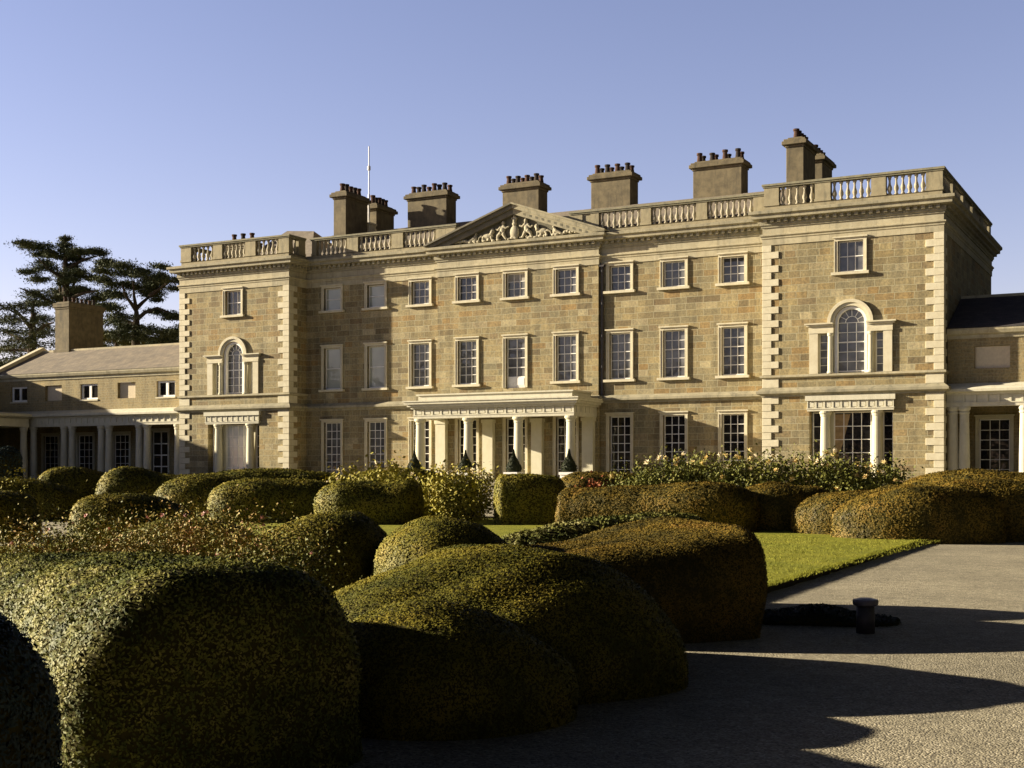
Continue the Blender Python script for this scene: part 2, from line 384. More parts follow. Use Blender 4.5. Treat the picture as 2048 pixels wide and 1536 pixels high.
# ------------------------------------------------------------------ windows (local: origin bottom centre of the opening on the wall face, +y inward)
WM = {}
def win_meshes(key, w, h, cols, rows, rec, surround=True, sill=True, meet=None, bars=.036):
    if key in WM: return WM[key]
    f = MB(); a = w / 2
    f.box(-a, -a + .055, rec - .05, rec + .04, 0, h); f.box(a - .055, a, rec - .05, rec + .04, 0, h)
    f.box(-a + .055, a - .055, rec - .05, rec + .04, h - .06, h); f.box(-a + .055, a - .055, rec - .05, rec + .04, 0, .09)
    iw = w - .11; ih = h - .15
    for c in range(1, cols):
        x = -a + .055 + iw * c / cols; f.box(x - bars / 2, x + bars / 2, rec - .025, rec + .02, .09, h - .06)
    for r_ in range(1, rows):
        z = .09 + ih * r_ / rows; t = .05 if (meet is not None and r_ == meet) else bars
        f.box(-a + .055, a - .055, rec - (.035 if t > bars else .022), rec + .022, z - t / 2, z + t / 2)
    p = MB().box(-a + .02, a - .02, rec + .005, rec + .03, .03, h - .03)
    out = {'frame': f, 'pane': p}
    if surround:
        s = MB(); t = .175
        for sx in (-1, 1):
            x0, x1 = sorted((sx * a, sx * (a + t))); s.box(x0, x1, -.055, .06, 0, h)
            x0, x1 = sorted((sx * (a + t * .72), sx * (a + t))); s.box(x0, x1, -.085, -.055, 0, h)
        s.box(-a - t, a + t, -.055, .06, h, h + t * .8)
        s.box(-a - t, a + t, -.085, -.055, h + t * .55, h + t * .8)
        s.box(-a - t - .05, a + t + .05, -.15, 0, h + t * .8, h + t * .8 + .07)
        out['surround'] = s
    if sill:
        out['sill'] = MB().box(-a - .30, a + .30, -.2, rec - .052, -.14, -.001)
    WM[key] = {k: v for k, v in out.items()}
    WM[key]['_me'] = {}
    return WM[key]
def place_window(parent, key, x, y, z, glass=None, name='window', label=None, sur_mat=None):
    g = WM[key]; me = g['_me']
    def get(k, m):
        if (k, m.name) not in me: me[(k, m.name)] = g[k].mesh('window_' + k, m)
        return me[(k, m.name)]
    o = link(name, get('frame', M_white), parent, (x, y, z))
    if label: o['label'] = label
    link('pane', get('pane', glass or M_glass), o, (x, y, z))
    if 'surround' in g: link('surround', get('surround', sur_mat or M_quoin), o, (x, y, z))
    if 'sill' in g: link('sill', get('sill', M_quoin), o, (x, y, z))
    return o
win_meshes('top', 1.25, 1.40, 3, 3, .22)
win_meshes('top2', 1.25, 1.55, 3, 2, .22, meet=1)
win_meshes('topblind', 1.25, 1.40, 1, 2, .22, meet=1)
win_meshes('mid', 1.25, 2.57, 3, 5, .22, meet=3)
win_meshes('midblind', 1.25, 2.57, 1, 2, .22, meet=1)
win_meshes('balc', 1.25, 2.85, 2, 5, .22, sill=False, bars=.05)
win_meshes('gnd', 1.25, 3.50, 3, 7, .22, sill=False)
win_meshes('gnd4', 1.85, 3.45, 4, 5, 0, surround=False, sill=False, bars=.035)
win_meshes('side', .50, 3.45, 1, 5, 0, surround=False, sill=False, bars=.035)
win_meshes('loggia', 1.45, 3.1, 3, 6, .15, sill=False, bars=.035)
win_meshes('loggiadoor', 1.45, 3.3, 2, 4, .15, sill=False, bars=.08)

# ================================================================== SETTING
def sheet(name, x0, x1, y0, y1, z, mat):
    m = MB(); m.quad((x0, y0, z), (x1, y0, z), (x1, y1, z), (x0, y1, z))
    return tag(m.build(name, mat), kind='structure')
sheet('ground', -1200, 1200, -400, 2000, 0, M_field)
sheet('gravel_drive', -75, 90, -80, -11.5, .004, M_gravel)
tb = MB(); TZ = 1.2
tb.quad((-60, -11, .008), (60, -11, .008), (60, -8.5, TZ), (-60, -8.5, TZ)); tb.quad((-60, -8.5, TZ), (60, -8.5, TZ), (60, 40, TZ), (-60, 40, TZ))
tb.quad((-60, 40, TZ), (60, 40, TZ), (60, 43, .008), (-60, 43, .008)); tb.quad((60, -11, .008), (60, 43, .008), (60, 40, TZ), (60, -8.5, TZ)); tb.quad((-60, -11, .008), (-60, -8.5, TZ), (-60, 40, TZ), (-60, 43, .008))
tag(tb.build('terrace', M_gravel), kind='structure')
def lawn_slab(name, pts, z=.11):
    m = MB(); pts2 = []
    for i in range(len(pts)):
        a, b_ = Vector(pts[i]), Vector(pts[(i + 1) % len(pts)]); k = max(1, int((b_ - a).length / .35)); nrm = Vector(((b_ - a).y, -(b_ - a).x)).normalized()
        for j in range(k):
            q = a.lerp(b_, j / k) + nrm * (0 if j == 0 else random.uniform(-.03, .03)); pts2.append((q.x, q.y))
    m.poly([(x, y, z) for x, y in pts2])
    tag(m.build(name, M_lawn), kind='structure')
    e = MB(); n_ = len(pts2)
    for i in range(n_):
        a, b_ = pts2[i], pts2[(i + 1) % n_]
        e.quad((a[0], a[1], 0), (b_[0], b_[1], 0), (b_[0], b_[1], z), (a[0], a[1], z))
    tag(e.build('lawn_edge', M_soil), kind='structure')
lawn_slab('lawn', [(29.55, -52.5), (28.95, -34.3), (16.5, -26.5), (4.0, -26.5), (4.5, -32.5), (12, -45), (12, -52.5)])

# ================================================================== THE HOUSE
HB = (0.1, 0, TZ)
house = thing('country_house', 'three storey honey stone country house with pediment, projecting corner bays, pillared porch and roof balustrade', 'mansion', HB)
LX0, LX1, RX0, RX1 = -23.4, -14.75, 15.15, 23.95     # wing fronts
CX0, CX1 = -5.05, 5.3                                # central break
WY, CY_, BY = -1.8, -.25, 14.6
LC, RC = (LX0 + LX1) / 2, (RX0 + RX1) / 2
TOPZ, MIDZ, GNDZ = 11.72, 6.83, 1.30
wx = {1: -12.77, 2: -9.55, 3: -6.39, 4: -3.04, 5: .13, 6: 3.33, 7: 6.49, 8: 9.65, 9: 12.95}
def holes_for(ids, floors=('t', 'm', 'g')):
    h = []
    for i in ids:
        x = wx[i]
        if 't' in floors: h.append((x - .625, x + .625, TOPZ, TOPZ + 1.40))
        if 'm' in floors: h.append((x - .625, x + .625, (MIDZ if i != 5 else 6.55), 9.40))
        if 'g' in floors: h.append((x - .625, x + .625, GNDZ, GNDZ + 3.5))
    return h
w = MB()
wall_panel(w, LX1, CX0, .9, 15.0, 0, holes_for([1, 2, 3]))
wall_panel(w, CX0, CX1, .9, 15.0, CY_, holes_for([4, 5, 6]))
wall_panel(w, CX1, RX0, .9, 15.0, 0, holes_for([7, 8, 9]))
w.quad((CX0, 0, .9), (CX0, CY_, .9), (CX0, CY_, 15), (CX0, 0, 15)); w.quad((CX1, CY_, .9), (CX1, 0, .9), (CX1, 0, 15), (CX1, CY_, 15))
for c, x0, x1 in ((LC, LX0, LX1), (RC, RX0, RX1)):
    rr = .80
    hl = [(c - .625, c + .625, 11.60, 13.15), (c - 1.95, c + 1.95, 6.62, 8.62, .42, 't'), (c - rr, c + rr, 8.62, 9.12 + rr, .42, 'bt'), (c - 2.05, c + 2.05, 1.25, 4.75, .62)]
    wall_panel(w, x0, x1, .9, 15.0, WY, hl)
    for sgn in (-1, 1):      # spandrels of the arch
        arc = [(c + sgn * rr * math.cos(t), 9.12 + rr * math.sin(t)) for t in [math.pi / 2 * k / 8 for k in range(9)]]
        w.poly([(x, WY, z) for x, z in arc] + [(c + sgn * rr, WY, 9.12 + rr)])
        for k in range(8): w.quad((arc[k][0], WY, arc[k][1]), (arc[k + 1][0], WY, arc[k + 1][1]), (arc[k + 1][0], WY + .42, arc[k + 1][1]), (arc[k][0], WY + .42, arc[k][1]))
w.quad((LX0, BY, .9), (LX0, WY, .9), (LX0, WY, 15), (LX0, BY, 15)); w.quad((LX1, WY, .9), (LX1, 0, .9), (LX1, 0, 15), (LX1, WY, 15))
w.quad((RX0, 0, .9), (RX0, WY, .9), (RX0, WY, 15), (RX0, 0, 15)); w.quad((RX1, WY, .9), (RX1, BY, .9), (RX1, BY, 15), (RX1, WY, 15))
w.quad((RX1, BY, .9), (LX0, BY, .9), (LX0, BY, 15), (RX1, BY, 15))
w.build('wall', M_wall, house)
OUT = [(LX0, BY), (LX0, WY), (LX1, WY), (LX1, 0), (CX0, 0), (CX0, CY_), (CX1, CY_), (CX1, 0), (RX0, 0), (RX0, WY), (RX1, WY), (RX1, BY)]
LW = [(LX0, BY), (LX0, WY), (LX1, WY), (LX1, -.003)]; RW = [(RX0, -.003), (RX0, WY), (RX1, WY), (RX1, BY)]
cn = MB()
molding(cn, OUT, [(-.05, 14.10), (.10, 14.10), (.10, 14.18), (.16, 14.22), (.16, 14.47), (.50, 14.52), (.50, 14.68), (.62, 14.74), (.62, 14.88), (.30, 14.96), (-.05, 14.96)])
for i in range(len(OUT) - 1):                      # modillions under the corona
    (ax, ay), (bx_, by_) = OUT[i], OUT[i + 1]; L = math.hypot(bx_ - ax, by_ - ay)
    if L < .6: continue
    dx, dy = (bx_ - ax) / L, (by_ - ay) / L; nx, ny = dy, -dx
    k = int(L / .36)
    for j in range(k + 1):
        t = L * (j + .5) / (k + 1); px, py = ax + dx * t, ay + dy * t
        p = [(px + dx * s * .085 + nx * o, py + dy * s * .085 + ny * o) for s, o in ((-1, .155), (1, .155), (1, .33), (-1, .33))]
        xs = [q[0] for q in p]; ys = [q[1] for q in p]
        cn.box(min(xs), max(xs), min(ys), max(ys), 14.34, 14.505)
cn.build('cornice', M_corn, house)
fr = MB()
molding(fr, OUT, [(-.05, 13.22), (.05, 13.22), (.05, 13.52), (.09, 13.55), (.09, 13.62), (.16, 13.68), (.16, 13.74), (.04, 13.78), (.04, 14.097), (-.05, 14.097)])
fr.build('frieze', M_trim, house)
bl = MB()
molding(bl, OUT, [(-.05, 5.52), (.10, 5.52), (.12, 5.60), (.30, 5.68), (.30, 5.80), (.22, 5.86), (.06, 5.98), (-.05, 5.98)])
bl.build('belt_course', M_corn, house)
for P_ in (LW, RW):
    st = MB(); molding(st, P_, [(-.05, 6.44), (.05, 6.44), (.16, 6.50), (.16, 6.60), (.05, 6.617), (-.05, 6.617)])
    st.build('string_course', M_trim, house)
# quoins
def quoins(corner, sx, sy):
    "sx: +1 the wall runs to +x from this corner, sy: +1 the return runs to +y"
    m = MB(); x, y = corner; e = .055; j = 0
    z = TZ
    def blk(z0, z1, ln, ls):
        xa, xb = sorted((x - sx * e, x + sx * ln)); ya, yb = sorted((y - sy * e, y + sy * .02))
        m.box(xa, xb, ya, yb, z0, z1)
        xa, xb = sorted((x - sx * e, x + sx * .02)); ya, yb = sorted((y + sy * .021, y + sy * ls))
        m.box(xa, xb, ya, yb, z0, z1)
    while z < 5.5 - .05:
        blk(z + .006, min(z + .349, 5.515), *((.80, .42) if j % 2 else (.42, .80))); z += .36; j += 1
    m.build('quoin_stack', M_quoin, house, bevel=.012); m = MB(); blk(5.985, 6.437, .80, .80); m.build('quoin_block', M_quoin, house, bevel=.012); m = MB(); z = 6.62; j = 0
    while z < 13.2 - .1:
        blk(z + .006, min(z + .342, 13.215), *((.42, .80) if j % 2 == 0 else (.80, .42))); z += .3475; j += 1
    m.build('quoin_stack', M_quoin, house, bevel=.012)
quoins((LX0, WY), 1, 1); quoins((LX1, WY), -1, 1); quoins((RX0, WY), 1, 1); quoins((RX1, WY), -1, 1)
# windows of the main front
for i in range(1, 10):
    y = CY_ if i in (4, 5, 6) else 0
    if i in (1, 2):
        place_window(house, 'topblind', wx[i], y, TOPZ, M_glassb2, label='upper window with a white blind drawn down')
        place_window(house, 'midblind', wx[i], y, MIDZ, M_glassb2, label='tall window with a white blind drawn down')
        place_window(house, 'gnd', wx[i], y, GNDZ, M_glassp)
    else:
        place_window(house, 'top', wx[i], y, TOPZ, [M_glass, M_glassp, M_glassd2][(i * 5) % 3])
        if i == 5: place_window(house, 'balc', wx[i], y, 6.55, M_glass, label='two-leaf glazed door opening onto the porch roof')
        else: place_window(house, 'mid', wx[i], y, MIDZ, {6: M_glass, 7: M_glassp, 8: M_glass, 9: M_glassd2}.get(i, M_glassp))
        place_window(house, 'gnd', wx[i], y, GNDZ, M_glassd)
pb = MB().box(wx[5] - .55, wx[5] + .55, CY_ + .16, CY_ + .20, 6.63, 7.18); pb.box(wx[5] - .47, wx[5] - .04, CY_ + .145, CY_ + .16, 6.70, 7.10); pb.box(wx[5] + .04, wx[5] + .47, CY_ + .145, CY_ + .16, 6.70, 7.10)
pb.build('door_panel', M_white, house)
for c in (LC, RC): place_window(house, 'top2', c, WY, 11.60, M_glass if c > 0 else M_glassp)
# roller blinds half drawn, small variations
for i, f_ in ((5, .30), (9, .12)):
    MB().box(wx[i] - .56, wx[i] + .56, (CY_ if i == 5 else 0) + .215, (CY_ if i == 5 else 0) + .222, TOPZ + 1.33 * (1 - f_), TOPZ + 1.34).build('roller_blind', simple('blind_cloth', (.32, .30, .26) if i == 5 else (.03, .03, .03), .8), house)

# venetian windows on the wings
def venetian_upper(c, gl):
    f = MB(); y = WY + .30; zb = 6.62
    ar = .66; zs = 9.12
    # central light frame
    f.box(c - .80, c - .66, WY + .06, y + .06, zb, zs); f.box(c + .66, c + .80, WY + .06, y + .06, zb, zs)
    for k in range(1, 3): f.box(c - .66 + 1.32 * k / 3 - .014, c - .66 + 1.32 * k / 3 + .014, y - .02, y + .02, zb + .1, zs)
    for k in range(0, 6): z = zb + .1 + (zs - zb - .1) * k / 5; t = .03 if k in (0, 3) else .015; f.box(c - .66, c + .66, y - .022, y + .022, z - t, z + t)
    n = 12
    for k in range(n):
        a0, a1 = math.pi * k / n, math.pi * (k + 1) / n
        for r0, r1, yy0, yy1 in ((.66, .795, WY + .06, y + .06), (.30, .33, y - .02, y + .02)):
            f.prism([(c + r0 * math.cos(a0), zs + r0 * math.sin(a0)), (c + r1 * math.cos(a0), zs + r1 * math.sin(a0)), (c + r1 * math.cos(a1), zs + r1 * math.sin(a1)), (c + r0 * math.cos(a1), zs + r0 * math.sin(a1))], yy0, yy1)
    for k in range(1, 6):
        a = math.pi * k / 6; u = Vector((math.cos(a), math.sin(a))); v = Vector((-u.y, u.x)) * .013
        q = [u * .33 + v, u * .66 + v, u * .66 - v, u * .33 - v]; f.prism([(c + p.x, zs + p.y) for p in q], y - .018, y + .018)
    for s in (-1, 1):
        a, b_ = sorted((c + s * 1.18, c + s * 1.60))
        f.box(a, a + .04, y - .03, y + .05, zb, 8.62); f.box(b_ - .04, b_, y - .03, y + .05, zb, 8.62)
        for k in range(0, 6): z = zb + .04 + (8.58 - zb - .04) * k / 5; f.box(a + .04, b_ - .04, y - .02, y + .02, z - .014, z + .014)
    o = f.build('venetian_window', M_white, house, (c, WY, 6.62))
    p = MB(); p.box(c - .79, c + .79, y + .03, y + .05, zb, zs); p.prism([(c + .79 * math.cos(math.pi * k / 16), zs + .0 + .79 * math.sin(math.pi * k / 16)) for k in range(17)], y + .031, y + .049)
    for s in (-1, 1):
        a, b_ = sorted((c + s * 1.19, c + s * 1.59)); p.box(a, b_, y + .03, y + .05, zb, 8.62)
    p.build('pane', gl, o, (c, WY, 6.62))
    for s in (-1, 1):
        sr = MB(); a, b_ = sorted((c + s * 1.60, c + s * 2.03)); sr.box(a, b_, WY - .10, WY + .40, zb, 8.62)
        a, b_ = sorted((c + s * .80, c + s * 1.18)); sr.box(a, b_, WY + .12, WY + .40, zb, 8.62)
        a, b_ = sorted((c + s * .82, c + s * 2.06)); sr.box(a, b_, WY - .13, WY + .41, 8.623, 8.80); sr.box(a, b_, WY - .10, WY + .0, 8.80, 8.97)
        a, b_ = sorted((c + s * .82, c + s * 2.16)); sr.box(a, b_, WY - .20, WY + .0, 8.97, 9.05)
        a, b_ = sorted((c + s * .82, c + s * 2.24)); sr.box(a, b_, WY - .28, WY + .0, 9.05, 9.12)
        sr.build('entablature', M_quoin, o, (c, WY, 6.62))
    ac = MB()
    for k in range(16):
        a0, a1 = math.pi * k / 16, math.pi * (k + 1) / 16
        for r0, r1, yy in ((.81, .97, .07), (.97, 1.13, .14)):
            ac.prism([(c + r0 * math.cos(a0), 9.125 + r0 * math.sin(a0)), (c + r1 * math.cos(a0), 9.125 + r1 * math.sin(a0)), (c + r1 * math.cos(a1), 9.125 + r1 * math.sin(a1)), (c + r0 * math.cos(a1), 9.125 + r0 * math.sin(a1))], WY - yy, WY + .0)
    ac.build('archivolt', M_quoin, o, (c, WY, 6.62))
    for s in (-1, 1):
        MB().lathe(c + s * .99, WY - .02, [(.17, 6.62), (.17, 6.70), (.13, 6.74), (.13, 7.2), (.112, 8.45), (.15, 8.5), (.16, 8.62)], 14).build('column', M_cream, o, (c, WY, 6.62), smooth=False)
venetian_upper(LC, M_glassp); venetian_upper(RC, M_glass)

def fluted_ent(m, x0, x1, y0, zs, step=.42):
    "architrave, panelled frieze, thin cap; zs = (bottom, frieze bottom, frieze top)"
    a, b_, c_ = zs
    m.box(x0, x1, y0, y0 + .5, a, b_ - .05); m.box(x0 - .03, x1 + .03, y0 - .03, y0 + .5, b_ - .05, b_)
    m.box(x0 + .02, x1 - .02, y0 + .05, y0 + .5, b_, c_)
    n = max(1, round((x1 - x0) / step)); st_ = (x1 - x0) / n
    for k in range(n + 1):
        x = x0 + st_ * k; m.box(max(x0, x - .05), min(x1, x + .05), y0 + .0, y0 + .05, b_, c_)
    for k in range(n):
        x = x0 + st_ * (k + .5)
        m.box(x - st_ * .28, x + st_ * .28, y0 + .025, y0 + .05, b_ + .05, c_ - .05)
def venetian_lower(c, gl, blind):
    y = WY + .48
    m = MB(); fluted_ent(m, c - 2.12, c + 2.12, WY - .16, (4.753, 4.90, 5.27)); m.box(c - 2.2, c + 2.2, WY - .24, WY, 5.27, 5.517)
    o = m.build('ground_floor_window', M_ent, house, (c, WY, TZ))
    for s in (-1, 1):
        MB().lathe(c + s * 1.27, WY + .10, [(.31, 1.2), (.31, 1.34), (.27, 1.42), (.255, 1.5), (.255, 2.6), (.215, 4.48), (.25, 4.52), (.25, 4.58), (.31, 4.66), (.31, 4.752)], 20).build('column', M_cream, o, (c, WY, TZ), smooth=False)
    k = 'gnd4'
    place_window(o, 'gnd4', c, y, 1.27, gl, 'sash')
    for s in (-1, 1): place_window(o, 'side', c + s * 1.74, y, 1.27, M_glassd, 'sash')
    for s in (-1, 1):
        jb = MB(); a, b_ = sorted((c + s * .93, c + s * 1.49)); jb.box(a, b_, y - .10, y + .06, 1.25, 4.75)
        jb.build('jamb', M_cream, o, (c, WY, TZ))
    if not blind:      # tied-back curtain
        MB().prism([(c - .88, 4.6), (c - .12, 4.6), (c - .30, 3.9), (c - .50, 3.1), (c - .70, 2.6), (c - .76, 1.5), (c - .88, 1.5)], y - .012, y + .004).build('curtain', M_curtain, o, (c, WY, TZ))
venetian_lower(LC, M_glassb, True); venetian_lower(RC, M_glassd, False)

# balustrade
BZ0, BZ1 = 15.22, 16.13
bprof = [(.10, 0), (.10, .07), (.065, .10), (.075, .16), (.125, .28), (.115, .38), (.065, .52), (.05, .66), (.055, .74), (.085, .77), (.06, .80), (.10, .84), (.10, .91)]
bme = MB().lathe(0, 0, bprof, 8).mesh('baluster', M_balu, True)
pl = MB(); molding(pl, [(LX0, BY), (LX0, WY), (LX1, WY), (LX1, 0), (RX0, 0), (RX0, WY), (RX1, WY), (RX1, BY)], [(-.38, 14.9), (-.04, 14.9), (-.04, 15.20), (.0, 15.21), (-.05, 15.22), (-.38, 15.22)])
pl.build('parapet_plinth', M_bal, house)
def pier(root, x0, x1, y0, y1):
    MB().box(x0, x1, y0, y1, 15.222, 16.15).box(x0 - .03, x1 + .03, y0 - .03, y1 + .03, 15.223, 15.36).build('pier', M_bal, root, ((x0 + x1) / 2, y0, 15.2))
nbal = 0
def balustrade_x(yf, piers, solids=(), n=6, cover=None, label=None):
    "front runs: piers are (x0,x1); balusters fill the gaps unless the gap is solid"
    x0, x1 = piers[0][0], piers[-1][1]
    cp = MB().box(x0 - .06, x1 + .06, yf - .02, yf + .38, 16.152, 16.23).box(x0 - .10, x1 + .10, yf - .07, yf + .42, 16.23, 16.33)
    root = cp.build('balustrade', M_cap, house, (x0, yf, 16.15))
    if label: root['label'] = label
    for a, b_ in piers: pier(root, a, b_, yf + .02, yf + .34)
    for i in range(len(piers) - 1):
        a, b_ = piers[i][1], piers[i + 1][0]
        if i in solids:
            MB().box(a, b_, yf + .08, yf + .3, 15.222, 16.15).build('solid_panel', M_bal, root, (a, yf, 15.2)); continue
        k = max(2, round((b_ - a) / .335))
        for j in range(k):
            link('baluster', bme, root, (a + (b_ - a) * (j + .5) / k, yf + .18, BZ0))
def balustrade_y(xf, sgn, y0, y1, np_):
    "side runs; sgn +1: outer face towards +x"
    a, b_ = sorted((xf + sgn * .02, xf - sgn * .38)); c0, c1 = sorted((xf + sgn * .07, xf - sgn * .42))
    cp = MB().box(a, b_, y0, y1, 16.152, 16.23).box(c0, c1, y0, y1, 16.23, 16.33)
    root = cp.build('balustrade', M_cap, house, (xf, y0, 16.15))
    L = (y1 - y0) / np_
    p0, p1 = sorted((xf - sgn * .02, xf - sgn * .34)); run = MB()
    for i in range(np_):
        pier(root, p0, p1, y0 + L * (i + 1) - .7, y0 + L * (i + 1))
        aa, bb = y0 + L * i, y0 + L * (i + 1) - .7; k = max(1, round((bb - aa) / .335))
        for j in range(k):
            run.lathe(xf - sgn * .18, aa + (bb - aa) * (j + .5) / k, [(r, z + BZ0) for r, z in bprof[::2]], 6)
        if xf < 0 and xf > -20: pass
    tag(run.build('baluster_row', M_balu, root, (xf, y0, 15.2), smooth=True), kind='stuff')
rw = [(RX0 + .02, RX0 + .78), (RX0 + 2.62, RX0 + 3.4), (RX0 + 5.4, RX0 + 6.1), (RX1 - .8, RX1 - .02)]
lw = [(LX0 + .02, LX0 + .85), (LX0 + 2.68, LX0 + 3.4), (LX0 + 5.25, LX0 + 6.05), (LX1 - .8, LX1 - .02)]
balustrade_x(WY, lw, label='balustrade over the left projecting bay'); balustrade_x(WY, rw, label='balustrade over the right projecting bay')
balustrade_x(0, [(LX1 + .4, -14.0), (-11.7, -10.9), (-8.45, -7.65), (-5.35, -4.7), (-4.69, -4.0)], solids=(3,))
balustrade_x(0, [(3.5, 4.2), (4.7, 5.2), (7.7, 8.3), (10.9, 11.5), (14.05, RX0 - .05)], solids=(0,))
MB().box(-4.0, 3.5, .06, .34, 15.0, 16.15).build('parapet_wall', M_bal, house)
balustrade_y(LX1, 1, WY + .4, -.08, 1); balustrade_y(RX0, -1, WY + .4, -.08, 1)
balustrade_y(RX1, 1, WY + .4, BY, 5); balustrade_y(LX0, -1, WY + .4, BY, 5)

# pediment over the centre
PX0, PX1, PZ0, PZ1 = -5.67, 5.92, 14.965, 16.97; pc = .125; pyb = CY_ - .02
hw = pc - PX0; sl = (PZ1 - PZ0) / hw
po = MB().prism([(PX0 + .5, 14.97), (PX1 - .5, 14.97), (pc, PZ1 - .2)], pyb, .3).build('pediment', M_tymp, house, (pc, CY_, PZ0))
for s in (-1, 1):
    xe = pc + s * hw; pd = MB()
    pd.prism([(xe, PZ0), (xe, PZ0 + .10), (pc, PZ1 + .10), (pc, PZ1 - .0)], CY_ - .60, .3)              # corona
    pd.prism([(xe - s * .02, PZ0), (xe - s * .62, PZ0), (pc, PZ1 - .22), (pc, PZ1 - .003)], CY_ - .46, CY_ + .1)
    pd.prism([(xe - s * .63, PZ0), (xe - s * 1.55, PZ0), (pc, PZ1 - .54), (pc, PZ1 - .223)], CY_ - .30, CY_ + .1)
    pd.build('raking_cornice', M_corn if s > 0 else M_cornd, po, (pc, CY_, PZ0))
    if s > 0:
        dn = MB()  # dark blocks set slightly proud, their colour standing in for shaded coffers
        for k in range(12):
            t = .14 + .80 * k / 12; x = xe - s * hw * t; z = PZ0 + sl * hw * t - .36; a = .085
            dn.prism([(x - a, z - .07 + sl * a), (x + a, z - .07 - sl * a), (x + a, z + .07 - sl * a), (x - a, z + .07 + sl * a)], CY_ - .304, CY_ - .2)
        tag(dn.build('painted_coffer_shade', M_tymp, po, (pc, CY_, PZ0)), kind='stuff')
# carved relief: shield, crown, seated figures, horses and trailing foliage, one continuous carving
rl = MB(); ry = CY_ - .10
def rb(x, z, rx, rz, ry_=.13): rl.ball((pc + x, ry, 15.0 + z), (rx, ry_, rz), 12, 8)
def limb(pts, r): rl.tube([(pc + x, ry - .05, 15.0 + z) for x, z in pts], r, 8)
rb(0, .42, .30, .40, .16); rb(0, .9, .16, .12); rb(0, 1.08, .12, .14); rb(-.12, 1.22, .07, .08); rb(.12, 1.22, .07, .08); rb(0, 1.32, .06, .12)
for s in (-1, 1):
    rb(s * .78, .62, .17, .30); rb(s * .72, 1.02, .11, .13); limb([(s * .72, .85), (s * .52, .7), (s * .32, .78)], [.09, .07, .05])
    limb([(s * .85, .45), (s * 1.05, .3), (s * 1.12, .05)], [.13, .1, .06]); limb([(s * .72, .4), (s * .6, .2), (s * .5, .05)], [.12, .09, .06]); limb([(s * .86, .8), (s * 1.06, .62), (s * 1.2, .72)], [.08, .06, .05])
    rb(s * 1.75, .34, .38, .17); rb(s * 1.42, .62, .12, .17); limb([(s * 1.5, .4), (s * 1.42, .62), (s * 1.3, .66)], [.13, .1, .06]); limb([(s * 1.5, .3), (s * 1.45, .04)], [.07, .04]); limb([(s * 2.0, .3), (s * 2.1, .04)], [.08, .04]); limb([(s * 2.1, .38), (s * 2.3, .28), (s * 2.35, .1)], [.07, .05, .03])
    rb(s * 2.55, .28, .14, .20); rb(s * 2.5, .52, .08, .09); limb([(s * 2.6, .3), (s * 2.9, .16), (s * 3.1, .05)], [.11, .08, .05])
    for k in range(7):
        t = k / 6; rb(s * (3.2 + 1.0 * t), .16 - .08 * t + .04 * (k % 2), .13 - .04 * t, .11 - .05 * t)
for k in range(26):
    x = random.uniform(-3, 3); rb(x, random.uniform(.03, .12), random.uniform(.08, .2), random.uniform(.05, .10))
ro = rl.build('relief', M_relief, po, (pc, CY_, PZ0), smooth=True)
rm = ro.modifiers.new('r', 'REMESH'); rm.mode = 'VOXEL'; rm.voxel_size = .035

# roofs
rf = MB()
for x0, x1, y0, y1, ze, zr in ((LX1 - .2, RX0 + .2, .45, 11.6, 15.25, 17.72),):
    ym = (y0 + y1) / 2
    rf.poly([(x0, y0, ze), (x1, y0, ze), (x1, ym, zr), (x0, ym, zr)]); rf.poly([(x1, y1, ze), (x0, y1, ze), (x0, ym, zr), (x1, ym, zr)])
    rf.poly([(x0, y1, ze), (x0, y0, ze), (x0, ym, zr)]); rf.poly([(x1, y0, ze), (x1, y1, ze), (x1, ym, zr)])
rf.poly([(LX0 + .4, WY + .5, 15.0), (LX1 - .2, WY + .5, 15.0), (LX1 - .2, BY - .4, 15.0), (LX0 + .4, BY - .4, 15.0)])
rf.poly([(RX0 + .2, WY + .5, 15.0), (RX1 - .4, WY + .5, 15.0), (RX1 - .4, BY - .4, 15.0), (RX0 + .2, BY - .4, 15.0)])
hx0, hx1, hy0, hy1 = -21.2, -15.0, .9, 8
rf.poly([(hx0, hy0, 15.3), (hx1, hy0, 15.3), (-17.4, 4.4, 17.75), (-19.6, 4.4, 17.95)]); rf.poly([(hx0, hy1, 15.3), (hx0, hy0, 15.3), (-19.6, 4.4, 17.95)]); rf.poly([(hx1, hy0, 15.3), (hx1, hy1, 15.3), (-17.4, 4.4, 17.75)]); rf.poly([(hx1, hy1, 15.3), (hx0, hy1, 15.3), (-19.6, 4.4, 17.95), (-17.4, 4.4, 17.75)])
rf.poly([(LX1 - .2, .2, 15.01), (RX0 + .2, .2, 15.01), (RX0 + .2, .45, 15.25), (LX1 - .2, .45, 15.25)])
rf.build('roof', M_slate, house)

